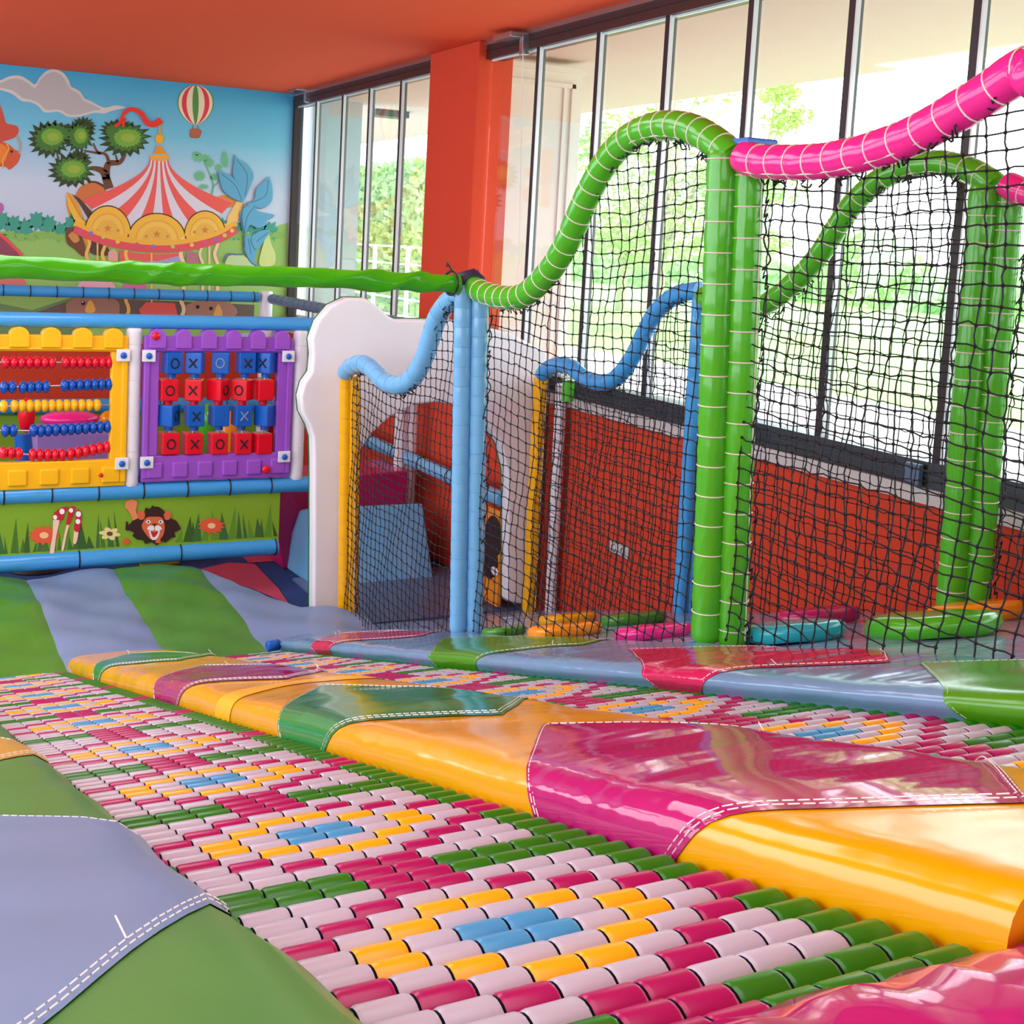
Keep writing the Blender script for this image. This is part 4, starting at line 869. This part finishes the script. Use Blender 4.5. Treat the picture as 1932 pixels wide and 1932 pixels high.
fblob(mb, [fz(*p) for p in [(860, 140), (862, 105), (885, 88), (915, 84), (942, 100), (938, 140), (935, 165), (950, 220), (925, 240), (905, 200), (885, 160)]], (236, 140, 92), 5.2)
fpoly(mb, [fz(1060+sx, 258+sy) for sx, sy in [((172+22*math.sin(k*2.3))*math.cos(2*math.pi*k/30)*(1 if math.sin(2*math.pi*k/30) > -.3 else .62), (128+12*math.sin(k*2.9))*math.sin(2*math.pi*k/30)) for k in range(30)]], HB, 5.4)
for ex in (970, 1148): fblob(mb, [fz(ex-26, 190), fz(ex, 160), fz(ex+26, 175), fz(ex+20, 215), fz(ex-10, 220)], OR, 5.6)
fblob(mb, [fz(*p) for p in [(985, 235), (1010, 205), (1060, 200), (1110, 205), (1130, 245), (1130, 300), (1110, 345), (1070, 362), (1030, 350), (990, 300), (975, 265)]], OR, 6)
fblob(mb, [fz(*p) for p in [(1000, 205), (1020, 160), (1075, 130), (1110, 165), (1130, 210), (1080, 195), (1040, 198)]], HB, 6.4)
for sx in (-1, 1):
    fblob(mb, [fz(1062+sx*43-18, 236), fz(1062+sx*43, 222), fz(1062+sx*43+18, 236), fz(1062+sx*43, 250)], (245, 245, 240), 6.6); fblob(mb, [fz(1062+sx*42-7, 236), fz(1062+sx*42, 228), fz(1062+sx*42+7, 236), fz(1062+sx*42, 244)], (40, 60, 30), 6.8)
    fblob(mb, [fz(1062+sx*6, 262), fz(1062+sx*34, 262), fz(1062+sx*50, 285), fz(1062+sx*20, 296), fz(1062+sx*2, 288)], (240, 240, 246), 6.8)
fblob(mb, [fz(1045, 250), fz(1062, 246), fz(1080, 250), fz(1062, 266)], (96, 48, 36), 7); fblob(mb, [fz(1022, 296), fz(1062, 300), fz(1098, 294), fz(1088, 340), fz(1062, 360), (fz(1038, 350))], (236, 236, 240), 7); fblob(mb, [fz(1036, 298), fz(1062, 302), fz(1086, 298), fz(1078, 325), fz(1056, 342), fz(1042, 322)], (206, 28, 36), 7.3)
fblob(mb, [fz(1068, 380), fz(1076, 350), fz(1098, 346), fz(1104, 380)], OR, 6.9); fblob(mb, [fz(845, 390), fz(850, 356), fz(880, 352), fz(888, 385)], (226, 90, 50), 6.9); fblob(mb, [fz(862, 290), fz(868, 232), fz(884, 250), fz(886, 296)], HB, 6.5)
mb.build('lion_print', fab, normals=False)
# --- abacus panel and noughts-and-crosses panel
def frame_panel(name, label, x0, x1, z0, z1, m, nc, wl=.24, wt=.36, wb=.41):
    o = empty(name, ((x0+x1)/2, Y, z0), label, 'play panel')
    mb = MB(); mb.box((x0, Y-.1, z0), (x1, Y+.06, z0+wb), m); mb.box((x0, Y-.1, z1-wt), (x1, Y+.06, z1-.12), m); mb.box((x0, Y-.095, z0+wb-.005), (x0+wl, Y+.055, z1-wt+.005), m); mb.box((x1-wl, Y-.095, z0+wb-.005), (x1, Y+.055, z1-wt+.005), m)
    for xx in (x0, x1): s_ = 1 if xx == x0 else -1; mb.box((min(xx, xx+s_*.09), Y-.13, z0+.06), (max(xx, xx+s_*.09), Y-.08, z1-.3), m)
    mb.box((x0+.06, Y-.13, z1-wt+.06), (x1-.06, Y-.09, z1-wt+.02), m)
    mb.build('frame', o, bevel=.022, bseg=3)
    w = (x1-x0)/nc
    for k in range(nc):
        cx = x0+w*(k+.5); hw = w*.31; q = [Vector((cx-hw, Y-.16, z1-.3)), Vector((cx-hw, Y-.16, z1-.12))]+[Vector((cx-hw*math.cos(a*math.pi/8), Y-.16, z1-.12+.12*math.sin(a*math.pi/8))) for a in range(1, 8)]+[Vector((cx+hw, Y-.16, z1-.12)), Vector((cx+hw, Y-.16, z1-.3))]
        mb = MB(); mb.prism(q, (0, .2, 0), m); mb.build('picket', o, bevel=.015)
        mb = MB(); mb.box((cx-hw, Y-.14, z0+.06), (cx+hw, Y-.08, z0+.31), m); mb.build('block_relief', o, bevel=.03, bseg=3)
    return o
def brackets(o, pts):
    for x, y, s_ in pts:
        c = atY(x, y, Y-.12); mb = MB(); mb.box((c.x-.1, Y-.17, c.z-.09), (c.x+.1, Y-.13, c.z+.09), M['pw']); q = mb.build('bracket', o, bevel=.008)
        mb = MB(); mb.ball((c.x, Y-.18, c.z), (.05, .03, .05), M['pb'], 12, 6); b_ = mb.build('bolt', q, origin=None)
ab = frame_panel('abacus_panel', 'yellow abacus play panel with red, blue and yellow beads, cut by the left edge', -.3, 3.74, -3.92, -1.5, M['py'], 9)
beadm = {}
def bead_mesh(m):
    mb = MB(); mb.ball((0, 0, 0), (.064, .096, .096), m, 14, 8); return mesh_of(mb, 'bead')
for key in ('prd', 'pbd', 'pyd'): beadm[key] = bead_mesh(M[key])
S2 = .3209
def beads(key, xs, yf, rod):
    mb = MB(); mb.tube([atY(x*S2, 560+yf(x)*S2, Y-.02) for x in rod], .014, M['metal'], 8); mb.build('rod', ab)
    for x in xs:
        c = atY(x*S2, 560+yf(x)*S2, Y-.02); o = bpy.data.objects.new('bead', beadm[key]); C.objects.link(o); o.parent = ab; o.location = W3(c)-WO[ab]
        o['label'] = {'prd': 'red bead', 'pbd': 'blue bead', 'pyd': 'yellow bead'}[key]
beads('prd', [33, 80, 125, 172, 217, 262, 305, 385, 428, 473, 515, 558, 600, 640], lambda x: 386, [-60, 650])
beads('pbd', [25, 72, 135, 180, 225, 270, 380, 423, 468, 512, 555, 597, 640], lambda x: 524+(4 if 100 < x < 300 else 0)-(x-300)*.03, [-60, 300, 650])
beads('pyd', [22, 85, 130, 175, 220, 262, 305, 348, 392, 435, 480, 525, 570], lambda x: 644-x*.012, [-60, 650])
beads('pbd', [32, 78, 197, 240, 283, 328, 375, 418, 460, 503, 547, 590, 632], lambda x: 786 if x < 240 else 788-(x-240)*.062, [-60, 240, 650])
beads('prd', [20, 65, 110, 192, 235, 280, 322, 365, 415, 460, 502, 545, 585, 628], lambda x: 915+.07*x if x < 200 else (929 if x < 390 else 929-(x-390)*.19), [-60, 200, 390, 650])
pu = frame_panel('noughts_and_crosses_panel', 'purple noughts-and-crosses play panel with red and blue spinning blocks', 3.98, 6.35, -3.88, -1.5, M['pp'], 6)
for o_, pts in ((ab, [(232, 670, 1), (229, 874, 1)]), (pu, [(280, 671, 1), (276, 872, 1), (543, 672, 1), (535, 861, 1)])): brackets(o_, pts)
for x, y, r_ in [(294, 634, .062), (502, 886, .07)]:
    c = atY(x, y, Y-.16); mb = MB(); mb.ball((c.x, Y-.17, c.z), (r_, .03, r_), M['pr'], 14, 8); mb.build('red_stud', pu)
c = atY(191, 897, Y-.16); mb = MB(); mb.ball((c.x, Y-.14, c.z), (.035, .03, .035), M['pr'], 12, 6); mb.build('red_stud', ab)
RWS = [(386, 'pb', [(1010, 8, 'O'), (1148, -28, 'X'), (1300, -20, 'o'), (1442, 2, 'X'), (1565, -42, 'X')]), (545, 'pr', [(988, 0, 'O'), (1142, -22, 'X'), (1285, 40, 'O'), (1425, -40, 'O'), (1548, 6, '')]),
       (695, 'pb', [(992, 48, 'O'), (1142, 0, 'X'), (1287, 4, ''), (1420, 4, 'x'), (1558, 40, '')]), (858, 'pr', [(993, 2, 'O'), (1130, 2, 'X'), (1278, 2, 'O'), (1418, 3, 'X'), (1537, 10, '')])]
for j in range(5):
    t = atY(RWS[0][2][j][0]*S2, 560+320*S2, Y); b = atY(RWS[3][2][j][0]*S2, 560+940*S2, Y); mb = MB(); mb.tube([(t.x, Y, t.z+.05), (b.x, Y, b.z-.05)], .018, M['metal'], 8); mb.build('rod', pu)
for yy, mk, cols in RWS:
    for xx, rot, g in cols:
        c = atY(xx*S2, 560+yy*S2, Y); a = math.radians(rot); mb = MB(); hh = .135; hz = .168
        def RR_(x, y, z): return (c.x+x*math.cos(a)-y*math.sin(a), Y+x*math.sin(a)+y*math.cos(a), c.z+z)
        q = [RR_(sx*hh, sy*hh, -hz) for sx, sy in ((-1, -1), (1, -1), (1, 1), (-1, 1))]; mb.prism(q, (0, 0, 2*hz), M[mk]); blk = mb.build('spinning_block', pu, bevel=.02, bseg=3); blk['label'] = ('blue' if mk == 'pb' else 'red')+' block'+(' with black '+('O' if g in 'Oo' else 'X') if g else '')
        mb = MB(); mb.tube([(c.x, Y, c.z-hz+.01), (c.x, Y, c.z-hz-.07)], .07, M[mk], 14); mb.build('collar', blk)
        if g:
            mb = MB(); m_ = M['black'] if g in 'OX' else M['grey']; n_ = Vector(RR_(0, -1, 0))-Vector(RR_(0, 0, 0)); cc = Vector(RR_(.0, -hh-.004, 0)); ux = Vector(RR_(1, 0, 0))-Vector(RR_(0, 0, 0))
            if g in 'Oo': mb.tube([cc+ux*(.062*math.cos(k*.3142))+Vector((0, 0, .072*math.sin(k*.3142))) for k in range(20)], .012, m_, 6, closed=True)
            else:
                for s_ in (-1, 1): mb.tube([cc+ux*(-.06)+Vector((0, 0, -.07*s_)), cc+ux*.06+Vector((0, 0, .07*s_))], .013, m_, 6)
            mb.build('letter', blk)
# ---- toy corner behind the panels
BY = 28.8
pipe('padded_pipe', 'far blue padded pipe with dark ties in front of the painted mural', (-2.5, BY, -1.5), (8.8, BY, -1.5), .125, M['sky'], M['btie'], .57, GP)
pipe('padded_pipe', 'far blue padded pipe seen through the play panels', (-2.5, BY, -4.1), (9.2, BY, -4.1), .17, M['sky'], M['btie'], 1.6, GP)
pipe('padded_pipe', 'far blue padded pipe at floor level behind the beads', (-2.5, BY, -5.6), (9.2, BY, -5.6), .17, M['sky'], None, 1.6, GP)
post('padded_post', 'white padded corner post in front of the mural, beside the slate pipe', (9.0, BY, FZ), (9.0, BY, -1.35), [((0, 0), 0, 0)], .15, M['white'], M['btie'], 1.2, .02)
mb = MB(); mb.box((-2.5, BY+.04, -5.5), (8.9, BY+.08, -4.2), mat('fabric_green', (128, 172, 34), .55)); tag(mb.build('printed_fabric'), 'green fabric strip at the back of the toy corner, seen through the beads', 'fabric')
def toy(name, pts_box, m_, label, cat, bev=.04, rot=0):
    mb = MB(); 
    for a_, b_ in pts_box: mb.box(a_, b_, m_)
    o = mb.build(name, bevel=bev); tag(o, label, cat); o.rotation_euler = (0, 0, rot); return o
def at_t(px_, py_, y_): v = atY(px_, py_, y_); return v
v = at_t(140, 822, 24); toy('foam_slab', [((v.x-.75, 23.6, FZ+.02), (v.x+.75, 24.8, v.z+.12))], mat('lilac_foam', (150, 120, 190), .5), 'lilac foam block in the toy corner behind the abacus', 'foam block')
v = at_t(132, 790, 25.5); mb = MB(); mb.ball((v.x, 25.5, v.z), (.6, .4, .17), M['pink']); mb.tube([(v.x, 25.5, FZ), (v.x, 25.5, v.z)], [.4, .3], M['pp'], 12); o = mb.build('toy_table'); tag(o, 'low toy table with a hot pink top behind the blue beads', 'toy table')
v = at_t(64, 830, 21.5); mb = MB(); mb.tube([(v.x-.18, 21.5, v.z+.1), (v.x, 21.4, FZ+.15)], [.14, .17], M['pb'], 12); mb.ball((v.x-.12, 21.5, v.z+.42), (.14, .12, .3), M['pr']); mb.tube([(v.x+.05, 21.5, FZ+.02), (v.x+.05, 21.5, FZ+.6)], [.5, .25], M['hair'], 14); o = mb.build('rocking_toy'); tag(o, 'blue and red rocking toy behind the left beads of the abacus', 'toy')
v = at_t(205, 792, 26.5); mb = MB(); mb.ball((v.x, 26.5, v.z), .2, M['orange']); mb.tube([(v.x, 26.5, FZ), (v.x, 26.5, v.z-.1)], [.3, .2], M['turq'], 12); tag(mb.build('stacking_toy'), 'orange and turquoise stacking toy behind the right end of the abacus', 'toy')
v = at_t(395, 800, 25); mb = MB(); mb.ball((v.x, 25, v.z), (.24, .2, .45), M['green']); mb.tube([(v.x, 25, FZ), (v.x, 25, v.z)], [.3, .18], M['green_d'], 12); tag(mb.build('bolster'), 'green bolster standing in the toy corner behind the blue and red blocks', 'toy')
v = at_t(432, 830, 24); mb = MB(); mb.ball((v.x, 24, v.z), (.3, .25, .6), M['orange']); mb.tube([(v.x, 24, FZ), (v.x, 24, v.z)], [.3, .25], M['orange'], 12); tag(mb.build('bolster'), 'orange bolster standing in the toy corner behind the red blocks', 'toy')
v = at_t(375, 880, 22.5); toy('play_mat', [((v.x-1.2, 21.8, FZ+.01), (v.x+1.3, 25.2, FZ+.25))], M['pale'], 'light blue mat on the toy corner floor behind the purple panel', 'mat')
v = at_t(308, 880, 21.2); toy('soft_brick', [((v.x-.4, 21, FZ+.02), (v.x+.3, 21.7, FZ+.5))], M['yellow'], 'small yellow soft brick behind the lower left blocks', 'soft brick')
